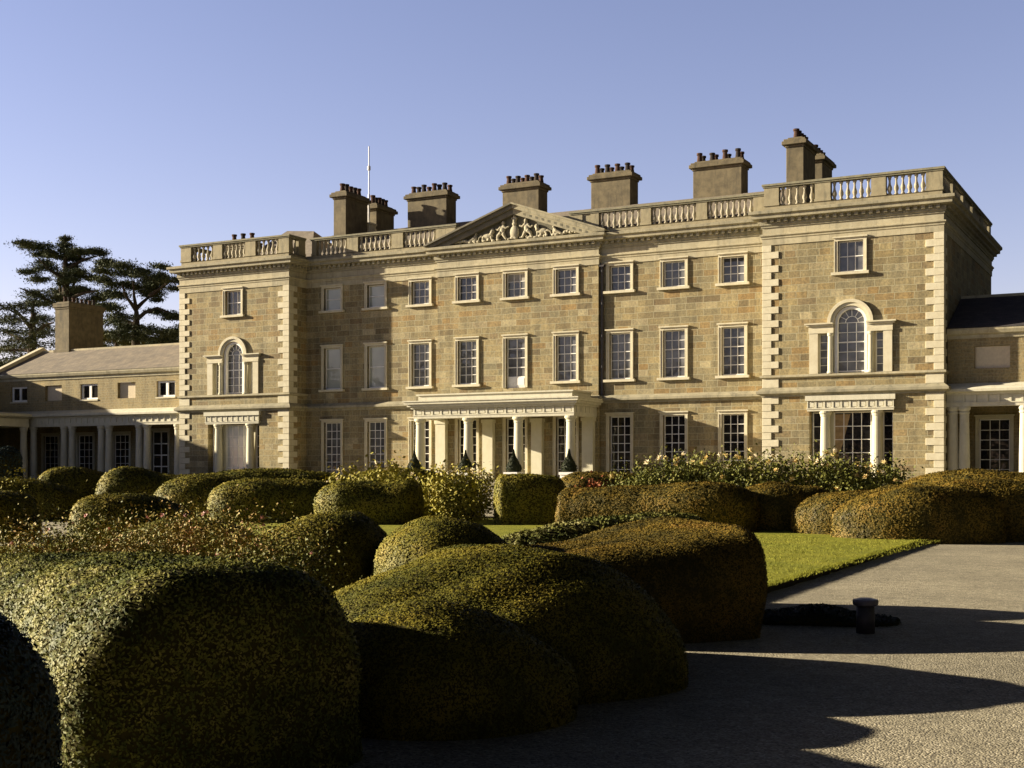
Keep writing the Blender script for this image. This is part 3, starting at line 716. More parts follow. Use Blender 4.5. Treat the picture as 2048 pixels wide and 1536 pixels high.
# chimneys
def chimney(parent, x0, x1, y0, y1, z0, z1, nx, ny, label=None, mat=None, potm=None, pw=.16, ph=.5, cap=.2):
    m = MB().box(x0, x1, y0, y1, z0, z1 - .55)
    e = cap
    m.box(x0 - .05, x1 + .05, y0 - .05, y1 + .05, z1 - .55, z1 - .42)
    m.box(x0 - e, x1 + e, y0 - e, y1 + e, z1 - .42, z1 - .22); m.box(x0 - .12, x1 + .12, y0 - .12, y1 + .12, z1 - .22, z1 - .10)
    m.box(x0 + .06, x1 - .06, y0 + .06, y1 - .06, z1 - .10, z1)
    m.box(x0 - .09, x1 + .09, y0 - .09, y1 + .09, z0, min(z0 + .9, z1 - 1.5))
    o = m.build('chimney', mat or M_chim, parent, (x0, y0, z0), bevel=.02)
    if label: o['label'] = label
    for i in range(nx):
        for j in range(ny):
            px = x0 + .3 + (x1 - x0 - .6) * (i / (nx - 1) if nx > 1 else .5); py = y0 + .3 + (y1 - y0 - .6) * (j / (ny - 1) if ny > 1 else .5)
            h = ph * random.uniform(.85, 1.12)
            p = MB().lathe(px, py, [(pw * 1.1, z1 - .02), (pw * 1.05, z1 + h * .1), (pw * .85, z1 + h * .55), (pw * .85, z1 + h * .75), (pw * 1.1, z1 + h * .8), (pw * 1.1, z1 + h), (pw * .7, z1 + h), (pw * .7, z1 + h * .8)], 10)
            p.build('chimney_pot', potm or (M_terra if (i + j) % 2 == 0 else M_sooty), o, (px, py, z1))
for x0, x1, zt, lb in ((-11.07, -8.12, 19.95, 'broad chimney stack left of the pediment'), (-4.04, -1.5, 19.85, 'chimney stack rising behind the pediment'), (2.05, 4.62, 19.85, 'chimney stack just right of the pediment'), (8.57, 11.5, 19.85, 'broad chimney stack at the right end of the main roof')):
    chimney(house, x0, x1, 6.0, 7.25, 16.8, zt, 4, 2, lb)
chimney(house, -14.46, -13.5, 2.5, 4.95, 16.0, 19.75, 1, 5, 'narrow chimney stack at the left end of the main roof')
chimney(house, -14.5, -13.52, 6.05, 8.2, 16.0, 19.6, 1, 5, 'second narrow stack behind the white mast')
chimney(house, 15.1, 16.05, 2.5, 4.9, 15.0, 19.7, 1, 5, 'tallest narrow chimney stack over the right bay')
chimney(house, 15.2, 16.17, 6.0, 8.2, 15.0, 19.55, 1, 4, 'second narrow stack over the right bay')
chimney(house, -23.0, -20.9, 2.2, 3.2, 15.3, 17.15, 3, 1, 'low chimney with three pots over the left bay', cap=.1)
# rainwater pipe
dp = MB().lathe(5.47, -.10, [(.085, 6.0), (.085, 13.15)], 10)
for z in (7.5, 9.2, 11, 12.8): dp.lathe(5.47, -.10, [(.11, z), (.11, z + .12)], 10)
dp.box(5.33, 5.61, -.24, -.02, 13.1, 13.22)
dp.build('rainwater_pipe', M_lead, house)

# porch
PC, PYF = .17, -3.0
pe = MB()
for_x0, for_x1 = PC - 5.03, PC + 5.03
pe.box(for_x0, for_x1, PYF - .25, PYF + .25, 4.75, 4.90); pe.box(for_x0 - .03, for_x1 + .03, PYF - .28, PYF + .25, 4.90, 4.95)
pe.box(for_x0 + .02, for_x1 - .02, PYF - .20, PYF + .25, 4.95, 5.30)
for k in range(18):
    x = for_x0 + .06 + (10.06 - .12) * k / 17; pe.box(x - .055, x + .055, PYF - .25, PYF - .20, 4.95, 5.30)
    if k < 17: x2 = x + (10.06 - .12) / 34; pe.box(x2 - .16, x2 + .16, PYF - .225, PYF - .20, 5.0, 5.25)
for s, xx in ((-1, for_x0), (1, for_x1)):
    a, b_ = sorted((xx, xx - s * .5)); pe.box(a, b_, PYF + .25, CY_ - .002, 4.75, 4.90); pe.box(a + .0, b_, PYF + .25, CY_ - .002, 4.90, 5.30)
    for k in range(5):
        yy = PYF + .1 + 2.3 * k / 4; a, b_ = sorted((xx, xx + s * .04)); pe.box(a, b_, yy - .05, yy + .05, 4.95, 5.30)
# cornice as box rings
pe.box(for_x0 - .12, for_x1 + .12, PYF - .37, CY_ - .002, 5.30, 5.42)
pe.box(for_x0 - .40, for_x1 + .40, PYF - .65, CY_ - .002, 5.55, 5.68)
pe.box(for_x0 - .28, for_x1 + .28, PYF - .52, CY_ - .002, 5.42, 5.55)
pe.box(for_x0 - .46, for_x1 + .46, PYF - .71, CY_ - .302, 5.68, 5.75)
porch = pe.build('porch', M_ent, house, (PC, PYF, TZ))
MB().box(for_x0 + .2, for_x1 - .2, PYF - .05, CY_ - .322, 5.752, 6.06).box(for_x0 + .1, for_x1 - .1, PYF - .15, CY_ - .32, 6.06, 6.14).build('porch_parapet', M_ent, porch, (PC, PYF, TZ))
cprof = [(.36, 1.2), (.36, 1.36), (.31, 1.40), (.33, 1.46), (.28, 1.52), (.275, 2.6), (.235, 4.42), (.26, 4.44), (.26, 4.5), (.235, 4.52), (.32, 4.62), (.34, 4.64), (.34, 4.748)]
cme = MB().lathe(0, 0, [(r, z - 1.2) for r, z in cprof], 24).mesh('column', M_cream)
for k in range(4):
    link('column', cme, porch, (PC - 4.73 + 9.46 * k / 3, PYF, TZ))
for k in range(4):
    x = PC - 4.73 + 9.46 * k / 3 - .12
    MB().box(x - .33, x + .33, CY_ - .34, CY_ - .002, TZ, 4.55).box(x - .38, x + .38, CY_ - .39, CY_ - .002, 4.55, 4.749).box(x - .38, x + .38, CY_ - .39, CY_ - .003, TZ, 1.45).build('pilaster', M_cream, porch, (x, CY_, TZ))
MB().box(for_x0 - .1, for_x1 + .1, PYF - .45, CY_ - .01, TZ - .3, TZ + .06).build('porch_step', M_trim, porch, (PC, PYF, TZ))

# ================================================================== LOW SIDE RANGES WITH COLONNADES
EY, UY, IY, RB = -1.25, -.9, 2.2, 7.4
def side_range(label, x0, x1, cols, wins, blinds, inner, doors, slate, gable_x=None, roof_x=None):
    root = thing('side_range', label, 'wing building', ((x0 + x1) / 2, 0, TZ))
    m = MB()
    hl = [(x - .8, x + .8, 6.68, 7.74, .28) for x in wins + blinds]
    wall_panel(m, x0, x1, 5.6, 8.35, UY, hl)
    hi = [(x - .725, x + .725, 1.25, 4.55, .25) for x in inner + doors]
    wall_panel(m, x0, x1, .9, 5.6, IY, hi)
    m.quad((x0, UY, 5.6), (x0, RB, 5.6), (x0, RB, 8.4), (x0, UY, 8.4)); m.quad((x1, RB, .9), (x1, UY + .0, .9), (x1, UY, 8.4), (x1, RB, 8.4)) if False else None
    m.quad((x0, RB, .9), (x1, RB, .9), (x1, RB, 8.4), (x0, RB, 8.4))
    if gable_x is not None:
        g = gable_x; m.poly([(g, UY, 8.3), (g, (UY + RB) / 2, 10.65), (g, RB, 8.3), (g, RB, .9), (g, IY, .9), (g, IY, 5.6), (g, UY, 5.6)])
    m.build('wall', M_range, root)
    MB().box(x0, x1, UY + .05, IY + .3, 5.2, 5.3).build('loggia_ceiling', M_ent, root)
    c = MB()
    pr = [(UY + .1, 8.12), (UY - .06, 8.12), (UY - .08, 8.28), (UY - .22, 8.34), (UY - .30, 8.50), (UY - .30, 8.60), (UY + .1, 8.62)]
    c.prismx(pr, x0, x1); c.build('eaves_cornice', M_trim, root)
    e = MB(); ex0, ex1 = x0, x1
    e.box(ex0, ex1, EY, EY + .45, 4.86, 5.01); e.box(ex0, ex1, EY - .03, EY + .45, 5.01, 5.06); e.box(ex0, ex1, EY + .05, EY + .45, 5.06, 5.42)
    n = int((ex1 - ex0) / .52)
    for k in range(n):
        x = ex0 + (ex1 - ex0) * (k + .5) / n; e.box(x - .05, x + .05, EY, EY + .05, 5.06, 5.42)
    e.prismx([(EY + .4, 5.42), (EY - .05, 5.42), (EY - .08, 5.5), (EY - .32, 5.56), (EY - .32, 5.68), (EY - .24, 5.75), (UY - .002, 5.98), (UY - .002, 5.42)], ex0, ex1)
    e.build('colonnade_entablature', M_ent, root)
    prof = [(.30, 0), (.30, .14), (.27, .2), (.26, .3), (.255, 1.3), (.215, 3.3), (.25, 3.34), (.25, 3.4), (.215, 3.42), (.29, 3.54), (.29, 3.655)]
    me = MB().lathe(0, 0, prof, 18).mesh('colonnade_column', M_ent)
    for x in cols: link('column', me, root, (x, EY + .24, TZ))
    # roof
    r = MB(); rx0, rx1 = roof_x or (x0, x1); ym = (UY + RB) / 2
    r.poly([(rx0, UY - .33, 8.60), (rx1, UY - .33, 8.60), (rx1, ym, 10.62), (rx0, ym, 10.62)]); r.poly([(rx1, RB + .3, 8.60), (rx0, RB + .3, 8.60), (rx0, ym, 10.62), (rx1, ym, 10.62)])
    ro_ = r.build('roof', slate, root)
    MB().box(rx0, rx1, ym - .14, ym + .14, 10.56, 10.70).build('ridge_tiles', M_trim, ro_)
    if gable_x is not None:
        g = gable_x; k = MB()
        for sy, ye in ((-1, UY - .4), (1, RB + .4)):
            k.prismx([(ye, 8.55), (ye, 8.80), (ym, 10.96), (ym, 10.68)], g - .22, g + .22)
        k.build('gable_coping', M_quoin, root)
    for x in wins:      # small two light casements, set in white frames
        f = MB()
        f.box(x - .80, x + .80, UY + .14, UY + .24, 6.68, 6.80); f.box(x - .80, x + .80, UY + .14, UY + .24, 7.62, 7.74)
        for a, b_ in ((-.80, -.66), (-.10, .10), (.66, .80)): f.box(x + a, x + b_, UY + .14, UY + .24, 6.80, 7.62)
        o = f.build('casement_window', M_white2, root, (x, UY, 6.68))
        MB().box(x - .79, x + .79, UY + .20, UY + .23, 6.69, 7.73).build('pane', M_glassd, o, (x, UY, 6.68))
        MB().box(x - .84, x + .84, UY - .06, UY + .138, 6.58, 6.679).build('sill', M_quoin, o, (x, UY, 6.68))
    for x in blinds:
        MB().box(x - .79, x + .79, UY + (.12 if x > 0 else .22), UY + .27, 6.69, 7.73).build('blind_window', M_blindstone, root, (x, UY, 6.68))
    for x in inner: place_window(root, 'loggia', x, IY, 1.27, M_glassd, sur_mat=M_ent)
    for x in doors: place_window(root, 'loggiadoor', x, IY, 1.24, M_glassd, 'glazed_door', sur_mat=M_ent)
    return root
left = side_range('low range with a columned loggia and brown slate roof, left of the main house', -41.4, LX0 - .06,
    [-37.45, -34.5, -33.75, -31.05, -30.35, -27.65, -26.95, -24.3], [-39.0, -32.3, -25.45], [-35.65, -28.9], [-39.2, -35.8, -32.35], [-28.8, -25.4], M_slate, gable_x=-41.3, roof_x=(-41.2, LX0 - .06))
right = side_range('low range with a columned loggia and dark slate roof, right of the main house', RX1 + .06, 41.4,
    [24.28, 24.80, 27.52, 28.25, 31.1, 31.8], [30.2], [26.05, 34.5], [25.75, 29.3, 32.9], [], M_slated)
chimney(left, -39.65, -38.24, 3.0, 6.4, 9.8, 14.2, 1, 8, 'tall stack with a row of eight pots on the low roof', pw=.12, ph=.42, cap=.12)
# projecting block at the far left: returns towards the garden; its shade falls on the low range
pav = thing('garden_pavilion', 'block with shaded white columns projecting from the left end of the low range', 'wing building', (-45, -10, TZ))
pw_ = MB(); pw_.box(-49, -41.45, -24, -1.0, .9, 8.35); pw_.box(-49, -41.43, -1.0, 7.4, .9, 8.3); pw_.build('wall', M_range, pav)
MB().prism([(-49.3, 8.4), (-41.15, 8.4), (-41.15, 8.6), (-45.2, 10.2), (-49.3, 8.6)], -24.3, -1.25).build('roof', M_slate, pav)
pe2 = MB(); XE = -37.25
pe2.box(XE - .45, XE, -24, EY - .33, 4.86, 5.06); pe2.box(XE - .45, XE - .05, -24, EY - .33, 5.06, 5.42)
pe2.prism([(XE - .4, 5.42), (XE + .05, 5.42), (XE + .30, 5.56), (XE + .30, 5.68), (XE + .24, 5.75), (-41.44, 6.1), (-41.44, 5.42)], -24, EY - .325)
pe2.build('colonnade_entablature', M_ent, pav)
for y in (-1.85, -4.9, -5.7, -8.6, -9.4, -12.4, -13.2):
    MB().lathe(XE - .24, y, [(.30, TZ), (.27, 1.4), (.255, 2.4), (.215, 4.5), (.27, 4.7), (.29, 4.855)], 16).build('column', M_ent, pav, (XE - .24, y, TZ))

# mast on the roof
mast = thing('flagpole', 'slim white mast standing on a pale block between the left roof chimneys', 'flagpole', (-13.75, 5.5, 17.0))
MB().lathe(-13.75, 5.5, [(.075, 17.0), (.065, 20), (.045, 20.1), (.04, 23.2), (.0, 23.25)], 8).build('pole', M_mast, mast, (-13.75, 5.5, 17.0), smooth=True)
MB().lathe(-13.75, 5.5, [(.03, 21.6), (.11, 21.65), (.11, 21.9), (.03, 21.95)], 10).build('collar', M_mast, mast, (-13.75, 5.5, 21.6))
MB().box(-14.15, -13.45, 5.15, 5.85, 16.4, 18.0).box(-14.22, -13.38, 5.08, 5.92, 18.0, 18.12).build('base_block', M_quoin, mast, (-13.75, 5.5, 16.4))

# ================================================================== FOLIAGE TOOLS
def vnoise(P, s, seed=0):
    "cheap smooth pseudo noise in numpy, about -1..1"
    r = np.random.default_rng(seed); out = np.zeros(len(P))
    for k in range(7):
        dv = r.normal(size=3); dv /= np.linalg.norm(dv); out += np.sin(P @ dv * s * r.uniform(.6, 1.7) + r.uniform(0, 6.28))
    return out / 3.2
def make_mesh(name, V, F4, mats, mi=None, smooth=None):
    me = bpy.data.meshes.new(name); nv, nf = len(V), len(F4)
    me.vertices.add(nv); me.vertices.foreach_set('co', np.asarray(V, np.float32).ravel())
    me.loops.add(nf * 4); me.loops.foreach_set('vertex_index', np.asarray(F4, np.int32).ravel())
    me.polygons.add(nf); me.polygons.foreach_set('loop_start', np.arange(0, nf * 4, 4, dtype=np.int32))
    for m in mats: me.materials.append(m)
    if mi is not None: me.polygons.foreach_set('material_index', np.asarray(mi, np.int32))
    if smooth is not None: me.polygons.foreach_set('use_smooth', smooth)
    me.update(calc_edges=True); me.validate(); return me
def leaf_quads(P, Nn, size, asp=.55, tilt=.6, lift=.0):
    "one small pointed leaf (quad) per point, roughly facing along Nn"
    k = len(P); T = rng.normal(size=(k, 3)); Nn = Nn + rng.normal(size=(k, 3)) * tilt
    Nn /= np.linalg.norm(Nn, axis=1)[:, None] + 1e-9
    U = np.cross(Nn, T); U /= np.linalg.norm(U, axis=1)[:, None] + 1e-9; Vv = np.cross(Nn, U)
    s = (size * rng.uniform(.6, 1.3, k))[:, None] if np.isscalar(size) else (size * rng.uniform(.6, 1.3, k))[:, None]
    C = P + Nn * lift
    q = np.stack([C - U * s, C - Vv * s * asp, C + U * s, C + Vv * s * asp], 1)
    return q.reshape(-1, 3)
def hedge(label, nodes, leafmat, cat='hedge', lsize=None, dens=1.0, ns=.035, group=None, sq=.52, end=(.6, .6), name='clipped_hedge', lump=.05, core=None, bz=0.0, tilt=.5, gl=.35):
    """nodes: (image column, distance, half width, image row of the crest). Swept clipped hedge with round shoulders."""
    pts = []
    for px, Z, hwid, ty in nodes:
        Xc = (px - 1024) * Z / 2630.0
        pts.append((CAMX + Xc * co - Z * si, CAMY + Xc * si + Z * co, hwid, EYE - (ty - 945) * Z / 2630.0 - bz))
    A = np.array(pts); Zm = np.mean([n_[1] for n_ in nodes])
    # Catmull-Rom resample
    ext = np.vstack([2 * A[0] - A[1], A, 2 * A[-1] - A[-2]]); out = []
    for i in range(1, len(ext) - 2):
        p0, p1, p2, p3 = ext[i - 1:i + 3]
        for t in np.linspace(0, 1, 24, endpoint=False):
            out.append(.5 * ((2 * p1) + (-p0 + p2) * t + (2 * p0 - 5 * p1 + 4 * p2 - p3) * t * t + (-p0 + 3 * p1 - 3 * p2 + p3) * t ** 3))
    out.append(ext[-2]); Cc = np.array(out)
    seg = np.r_[0, np.cumsum(np.hypot(*np.diff(Cc[:, :2], axis=0).T))]; L = seg[-1]
    step = max(.06, Zm * .004); ns_ = max(12, int(L / step))
    r0, r1 = end[0] * Cc[0, 2], end[1] * Cc[-1, 2]
    u = np.linspace(0, L, ns_); qs = np.linspace(0, 1, 16) ** 2; u = np.unique(np.r_[u, r0 * qs, L - r1 * qs])
    u = np.sort(np.clip(u, 0, L)); 
    keep = [0]
    for i_ in range(1, len(u)):
        if u[i_] - u[keep[-1]] > 1e-3: keep.append(i_)
    u = u[keep]; u[-1] = L
    St = np.stack([np.interp(u, seg, Cc[:, k]) for k in range(4)], 1)
    fu = np.linspace(0, L, 160); fx = np.stack([np.interp(fu, seg, Cc[:, k]) for k in range(2)], 1); fg = np.gradient(fx, fu, axis=0)
    kr = np.hanning(17); kr /= kr.sum(); fg = np.stack([np.convolve(np.pad(fg[:, k], 8, 'edge'), kr, 'valid') for k in range(2)], 1)
    tg = np.stack([np.interp(u, fu, fg[:, k]) for k in range(2)], 1)
    tg /= np.linalg.norm(tg, axis=1)[:, None] + 1e-9; nr = np.stack([tg[:, 1], -tg[:, 0]], 1)
    def cap(dd, r): x = np.clip(1 - dd / r, 0, 1); return (1 - x ** 2.6) ** (1 / 2.6)
    cs = np.minimum(cap(u, r0), cap(L - u, r1)); ws = np.maximum(cs, .0015); hs_ = np.maximum(cs, .02) ** .38
    nc = 30; th = np.linspace(0, math.pi, nc); cth, sth = np.cos(th), np.sin(th)
    px_ = np.sign(cth) * np.abs(cth) ** sq; pz_ = np.abs(sth) ** sq
    pz_ = pz_ * .985
    belly = 1 + .06 * np.sin(pz_ * math.pi)
    V = np.zeros((len(u), nc, 3))
    V[:, :, 0] = St[:, 0:1] + nr[:, 0:1] * (St[:, 2:3] * ws[:, None] * px_[None] * belly)
    V[:, :, 1] = St[:, 1:2] + nr[:, 1:2] * (St[:, 2:3] * ws[:, None] * px_[None] * belly)
    V[:, :, 2] = St[:, 3:4] * hs_[:, None] * pz_[None] * 1.0
    V = V.reshape(-1, 3); sd_ = abs(hash(label)) % 1000 if False else sum(ord(c) for c in label) % 997
    ni = len(u); a = (np.arange(ni - 1)[:, None] * nc + np.arange(nc - 1)[None]).ravel()
    F = np.stack([a, a + nc, a + nc + 1, a + 1], 1)
    def vnorm(V):
        q = V[F]; fn = np.cross(q[:, 2] - q[:, 0], q[:, 3] - q[:, 1]); D = np.zeros_like(V)
        for k in range(4): np.add.at(D, F[:, k], fn)
        D /= np.linalg.norm(D, axis=1)[:, None] + 1e-12
        ax_ = np.repeat(np.c_[St[:, :2], St[:, 3] * .4], nc, 0)
        if np.sum(D * (V - ax_)) < 0: D = -D
        return D
    Dn = vnorm(V)
    k_ = np.clip(V[:, 2] / .25, 0, 1)
    V += Dn * (vnoise(V, 1.0, sd_ + 5) * lump * 1.1 + vnoise(V, 2.6, sd_) * lump * .8 + vnoise(V, 8, sd_ + 1) * lump * .35)[:, None] * k_[:, None]
    Dn = vnorm(V)
    # leaves
    q = V[F]; e1, e2 = q[:, 2] - q[:, 0], q[:, 3] - q[:, 1]; cr = np.cross(e1, e2); ar = .5 * np.linalg.norm(cr, axis=1)
    nn = cr / (2 * ar[:, None] + 1e-12)
    nn[np.sum(nn * Dn[F[:, 0]], 1) < 0] *= -1; vn4 = Dn[F]
    ls = lsize or max(.011, Zm * .0009)
    cnt = int(min(150000, ar.sum() / (ls * ls * 1.1) * 1.15 * dens))
    pick = rng.choice(len(F), cnt, p=ar / ar.sum()); s_, t_ = rng.random(cnt)[:, None], rng.random(cnt)[:, None]
    qq = q[pick]; P = qq[:, 0] * (1 - s_) * (1 - t_) + qq[:, 1] * s_ * (1 - t_) + qq[:, 2] * s_ * t_ + qq[:, 3] * (1 - s_) * t_
    n4 = vn4[pick]; Np = n4[:, 0] * (1 - s_) * (1 - t_) + n4[:, 1] * s_ * (1 - t_) + n4[:, 2] * s_ * t_ + n4[:, 3] * (1 - s_) * t_; Np /= np.linalg.norm(Np, axis=1)[:, None] + 1e-12; P = P + Np * (rng.random(cnt) ** 2 * ls * 1.2 - ls * .3)[:, None]
    LV = leaf_quads(P, Np, ls, .5, tilt)
    Q4 = LV.reshape(-1, 4, 3); gn = np.cross(Q4[:, 1] - Q4[:, 0], Q4[:, 2] - Q4[:, 0]); bad = np.sum(gn * Np, 1) < 0
    Q4[bad] = Q4[bad][:, ::-1]; LV = Q4.reshape(-1, 3)
    V[:, 2] += bz; LV[:, 2] += bz
    base = len(V); LF = (base + np.arange(cnt * 4).reshape(-1, 4))
    org = np.array([A[:, 0].mean(), A[:, 1].mean(), bz])
    VV = np.vstack([V - Dn * ls * .6, LV]) - org; FF = np.vstack([F, LF]); mi = np.r_[np.zeros(len(F), int), np.ones(cnt, int)]
    sm = np.r_[np.ones(len(F), bool), np.zeros(cnt, bool)]
    me = make_mesh(name, VV, FF, [core or M_yewcore, leafmat], mi, np.ones(len(FF), bool))
    gq = np.cross(Q4[:, 1] - Q4[:, 0], Q4[:, 2] - Q4[:, 0]); gq /= np.linalg.norm(gq, axis=1)[:, None] + 1e-12
    ln = Np * (1 - gl) + gq * gl; ln /= np.linalg.norm(ln, axis=1)[:, None]
    vn_ = np.zeros((len(VV), 3)); me.vertices.foreach_get('normal', vn_.ravel()) if False else None
    bn = np.repeat(Dn[:, None], 1, 1)[:, 0]; vn_[:base] = bn; vn_[base:] = np.repeat(ln, 4, 0)
    me.normals_split_custom_set_from_vertices([tuple(v) for v in vn_])
    o = link(name, me, None, tuple(org)); tag(o, label, cat, group); return o

def gpos(px, Z):
    X = (px - 1024) * Z / 2630.0
    return CAMX + X * co - Z * si, CAMY + X * si + Z * co
FL = {}
def flower_mesh(mat, s):
    k = (mat.name, s)
    if k not in FL:
        m = MB()
        for ring, n_, r_, up in ((0, 5, s, .1), (1, 5, s * .7, .5), (2, 4, s * .4, .9)):
            for i in range(n_):
                a = 2 * math.pi * (i + ring * .5) / n_; c, sn = math.cos(a), math.sin(a)
                m.poly([(0, 0, -s * .2), (r_ * .6 * math.cos(a - .5), r_ * .6 * math.sin(a - .5), up * s * .5), (r_ * c, r_ * sn, up * s), (r_ * .6 * math.cos(a + .5), r_ * .6 * math.sin(a + .5), up * s * .5)])
        m.ball((0, 0, s * .25), s * .33, 6, 4)
        FL[k] = m.mesh('blossom', mat)
    return FL[k]
def bush(label, px, Z, rx, h, leafmat, ls, n, cat='rose bush', name='rose_bush', flowers=0, fmat=None, fs=.06, group=None, bz=0, clusters=26, airy=.35, ry=None, h0=.1, fside=None):
    x, y = gpos(px, Z); ry = ry or rx
    root = thing(name, label, cat, (x, y, bz), group)
    st_ = MB(); tips = []
    for k in range(clusters):
        a = random.uniform(0, 6.283); r_ = math.sqrt(random.random()); tx, ty = r_ * math.cos(a) * rx, r_ * math.sin(a) * ry
        tz = h * random.uniform(.45, 1.0) * (1 - airy * .5 * r_ ** 2); tips.append((tx, ty, tz))
        b_ = (tx * .25, ty * .25, 0); mid = (tx * .6 + random.uniform(-.05, .05), ty * .6, tz * .55)
        st_.tube([(x + b_[0], y + b_[1], bz), (x + mid[0], y + mid[1], bz + mid[2]), (x + tx, y + ty, bz + tz)], [max(.008, ls * .22), max(.006, ls * .16), max(.004, ls * .1)], 4)
    st_.build('stems', M_stem, root, (x, y, bz))
    T = np.array(tips); idx = rng.integers(0, len(T), n); cr_ = .17 * (rx + h) * .5 + .05
    P = T[idx] + rng.normal(size=(n, 3)) * cr_ * np.array([1, 1, .9])
    f2 = rng.random(n) < .45; low = T[idx] * np.c_[rng.uniform(.3, 1, n), rng.uniform(.3, 1, n), rng.uniform(.2, 1, n)]
    P[f2] = (low + rng.normal(size=(n, 3)) * cr_ * .8)[f2]
    P[:, 2] = np.abs(P[:, 2]) * 1.0 + .02
    Nn = P - np.array([0, 0, h * .3]); Nn /= np.linalg.norm(Nn, axis=1)[:, None] + 1e-9
    LVx = leaf_quads(P, Nn, ls, .55, .9)
    me = make_mesh('foliage', LVx, np.arange(n * 4).reshape(-1, 4), [leafmat])
    link('foliage', me, root, (x, y, bz))
    for k in range(flowers):
        t = tips[k % len(tips)]; j = Vector((random.gauss(0, .6) * cr_, random.gauss(0, .6) * cr_, random.uniform(.7, 1.9) * cr_))
        fl = link('blossom', flower_mesh(fmat if not isinstance(fmat, (list, tuple)) else random.choice(fmat), fs), root, (x + t[0] + j.x, y + t[1] + j.y, bz + t[2] + j.z))
        fl.rotation_euler = (random.uniform(-.9, .9), random.uniform(-.9, .9), random.uniform(0, 6))
    return root

# ================================================================== THE GARDEN: CLIPPED HEDGES
H = hedge
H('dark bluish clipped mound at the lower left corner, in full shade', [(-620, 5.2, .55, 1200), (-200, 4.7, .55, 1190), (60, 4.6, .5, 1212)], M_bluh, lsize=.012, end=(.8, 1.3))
H('tall unseen side hedge added just off the left edge, shading the lower left corner', [(-1650, 5.4, .5, 700), (-1250, 5.0, .6, 620), (-880, 4.75, .5, 690)], M_yewg, lsize=.03)  # unseen hedge, added to keep the sun off the lower left mound
H('nearest clipped hedge, sunlit ivy-like leaves on its left side and a black rounded near end', [(-420, 13.2, .70, 1114), (-150, 11.3, .72, 1122), (60, 9.9, .74, 1120), (220, 8.7, .78, 1108), (360, 7.8, .86, 1106), (515, 7.1, .94, 1128)], M_pear, lsize=.0125, lump=.06, tilt=.62, gl=.45, end=(.8, .55), sq=.62)
H('low step of clipped yew at the foot of the big central mound', [(640, 9.4, .7, 1232), (760, 9.3, .95, 1205), (880, 9.3, 1.0, 1207), (1000, 9.4, .9, 1245), (1120, 9.6, .7, 1300)], M_yew, end=(1.5, 1.5), sq=.7)
H('big golden-topped central yew mound with a deep black front', [(660, 11.3, 1.1, 1200), (770, 11.1, 1.5, 1135), (890, 11.1, 1.7, 1097), (1040, 11.3, 1.7, 1088), (1150, 11.7, 1.4, 1116), (1260, 12.0, 1.0, 1156)], M_yew, end=(1.6, 1.3), sq=.82)
H('steep-ended yew block beside the lawn, right end of the near hedges', [(940, 13.5, .9, 1112), (1050, 13.7, 1.1, 1098), (1160, 14.0, 1.25, 1092), (1260, 14.3, 1.35, 1072), (1340, 14.6, 1.4, 1048), (1412, 14.8, 1.35, 1030)], M_yewr, end=(1.6, .25), sq=.36, lump=.035)
H('rounded yew mound left of the centre, behind the red roses', [(550, 15.6, 1.0, 1090), (620, 15.2, 1.3, 1034), (700, 15, 1.5, 1003), (790, 15, 1.3, 1032)], M_yew, end=(1.2, 1.4), sq=.66)
H('low yew ridge running right from the rounded mound', [(760, 14, .9, 1046), (870, 14.1, 1.1, 1036), (960, 14.3, 1.0, 1046), (1040, 14.4, .7, 1076)], M_yew, end=(1., 1.6), sq=.6)
H('long low hedge of glossy green leaves behind the golden mound', [(930, 16, .6, 1084), (1060, 16, .75, 1056), (1210, 16.3, .8, 1036), (1330, 16.6, .8, 1032), (1410, 17, .6, 1048)], M_yewg, lsize=.026, end=(1.4, 1.2), tilt=.9, gl=.6)
H('black rounded hedge end at the left edge beside the gravel patch', [(-130, 33.5, 1.3, 990), (-20, 33.5, 1.4, 984), (66, 33.5, 1.3, 990)], M_yew, end=(.8, .7), sq=.42)
H('dark cushion hedge with sunlit rim, right of the gravel patch', [(158, 25, 1.0, 1000), (215, 25, 1.3, 990), (290, 25, 1.3, 994), (370, 25, 1.0, 1030), (410, 25, .7, 1064)], M_yew, end=(.5, 1.4), sq=.5)
H('low mound of yew behind the red roses', [(235, 19, .8, 1052), (340, 19, .9, 1041), (450, 19, .9, 1045), (555, 19, .6, 1070)], M_yew, end=(.9, 1.4))
H('rolling yew hedge in front of the left bay, first swell', [(316, 46, 1.3, 975), (365, 46, 1.8, 954), (410, 46, 1.9, 947), (470, 46, 1.8, 955), (520, 46, 1.5, 970)], M_yew, end=(.5, .9), sq=.55)
H('rolling yew hedge in front of the left bay, second swell', [(420, 43.5, 1.3, 972), (470, 43.5, 1.7, 961), (560, 43.5, 1.8, 957), (640, 43.5, 1.6, 962), (700, 43.5, 1.3, 972)], M_yew, end=(.8, .6), sq=.5)
H('yew hedge with a dark rounded right end beside the yellow-green roses', [(632, 42, 1.4, 978), (700, 42, 1.8, 963), (780, 42, 1.8, 965), (842, 42, 1.6, 957)], M_yew, end=(.8, .4), sq=.5)
H('square-cut yew block with a black front, right of the yellow-green roses', [(992, 41.5, 1.5, 952), (1050, 41.5, 1.6, 949), (1128, 41.5, 1.5, 956)], M_yew, end=(.15, .25), sq=.26, lump=.035)
H('long level bronzed yew hedge in front of the right half of the house', [(1130, 38, 1.3, 976), (1240, 37.5, 1.5, 976), (1330, 37, 1.5, 970), (1420, 36.5, 1.5, 966), (1510, 36.5, 1.4, 974)], M_yewr, end=(.2, .9), sq=.42)
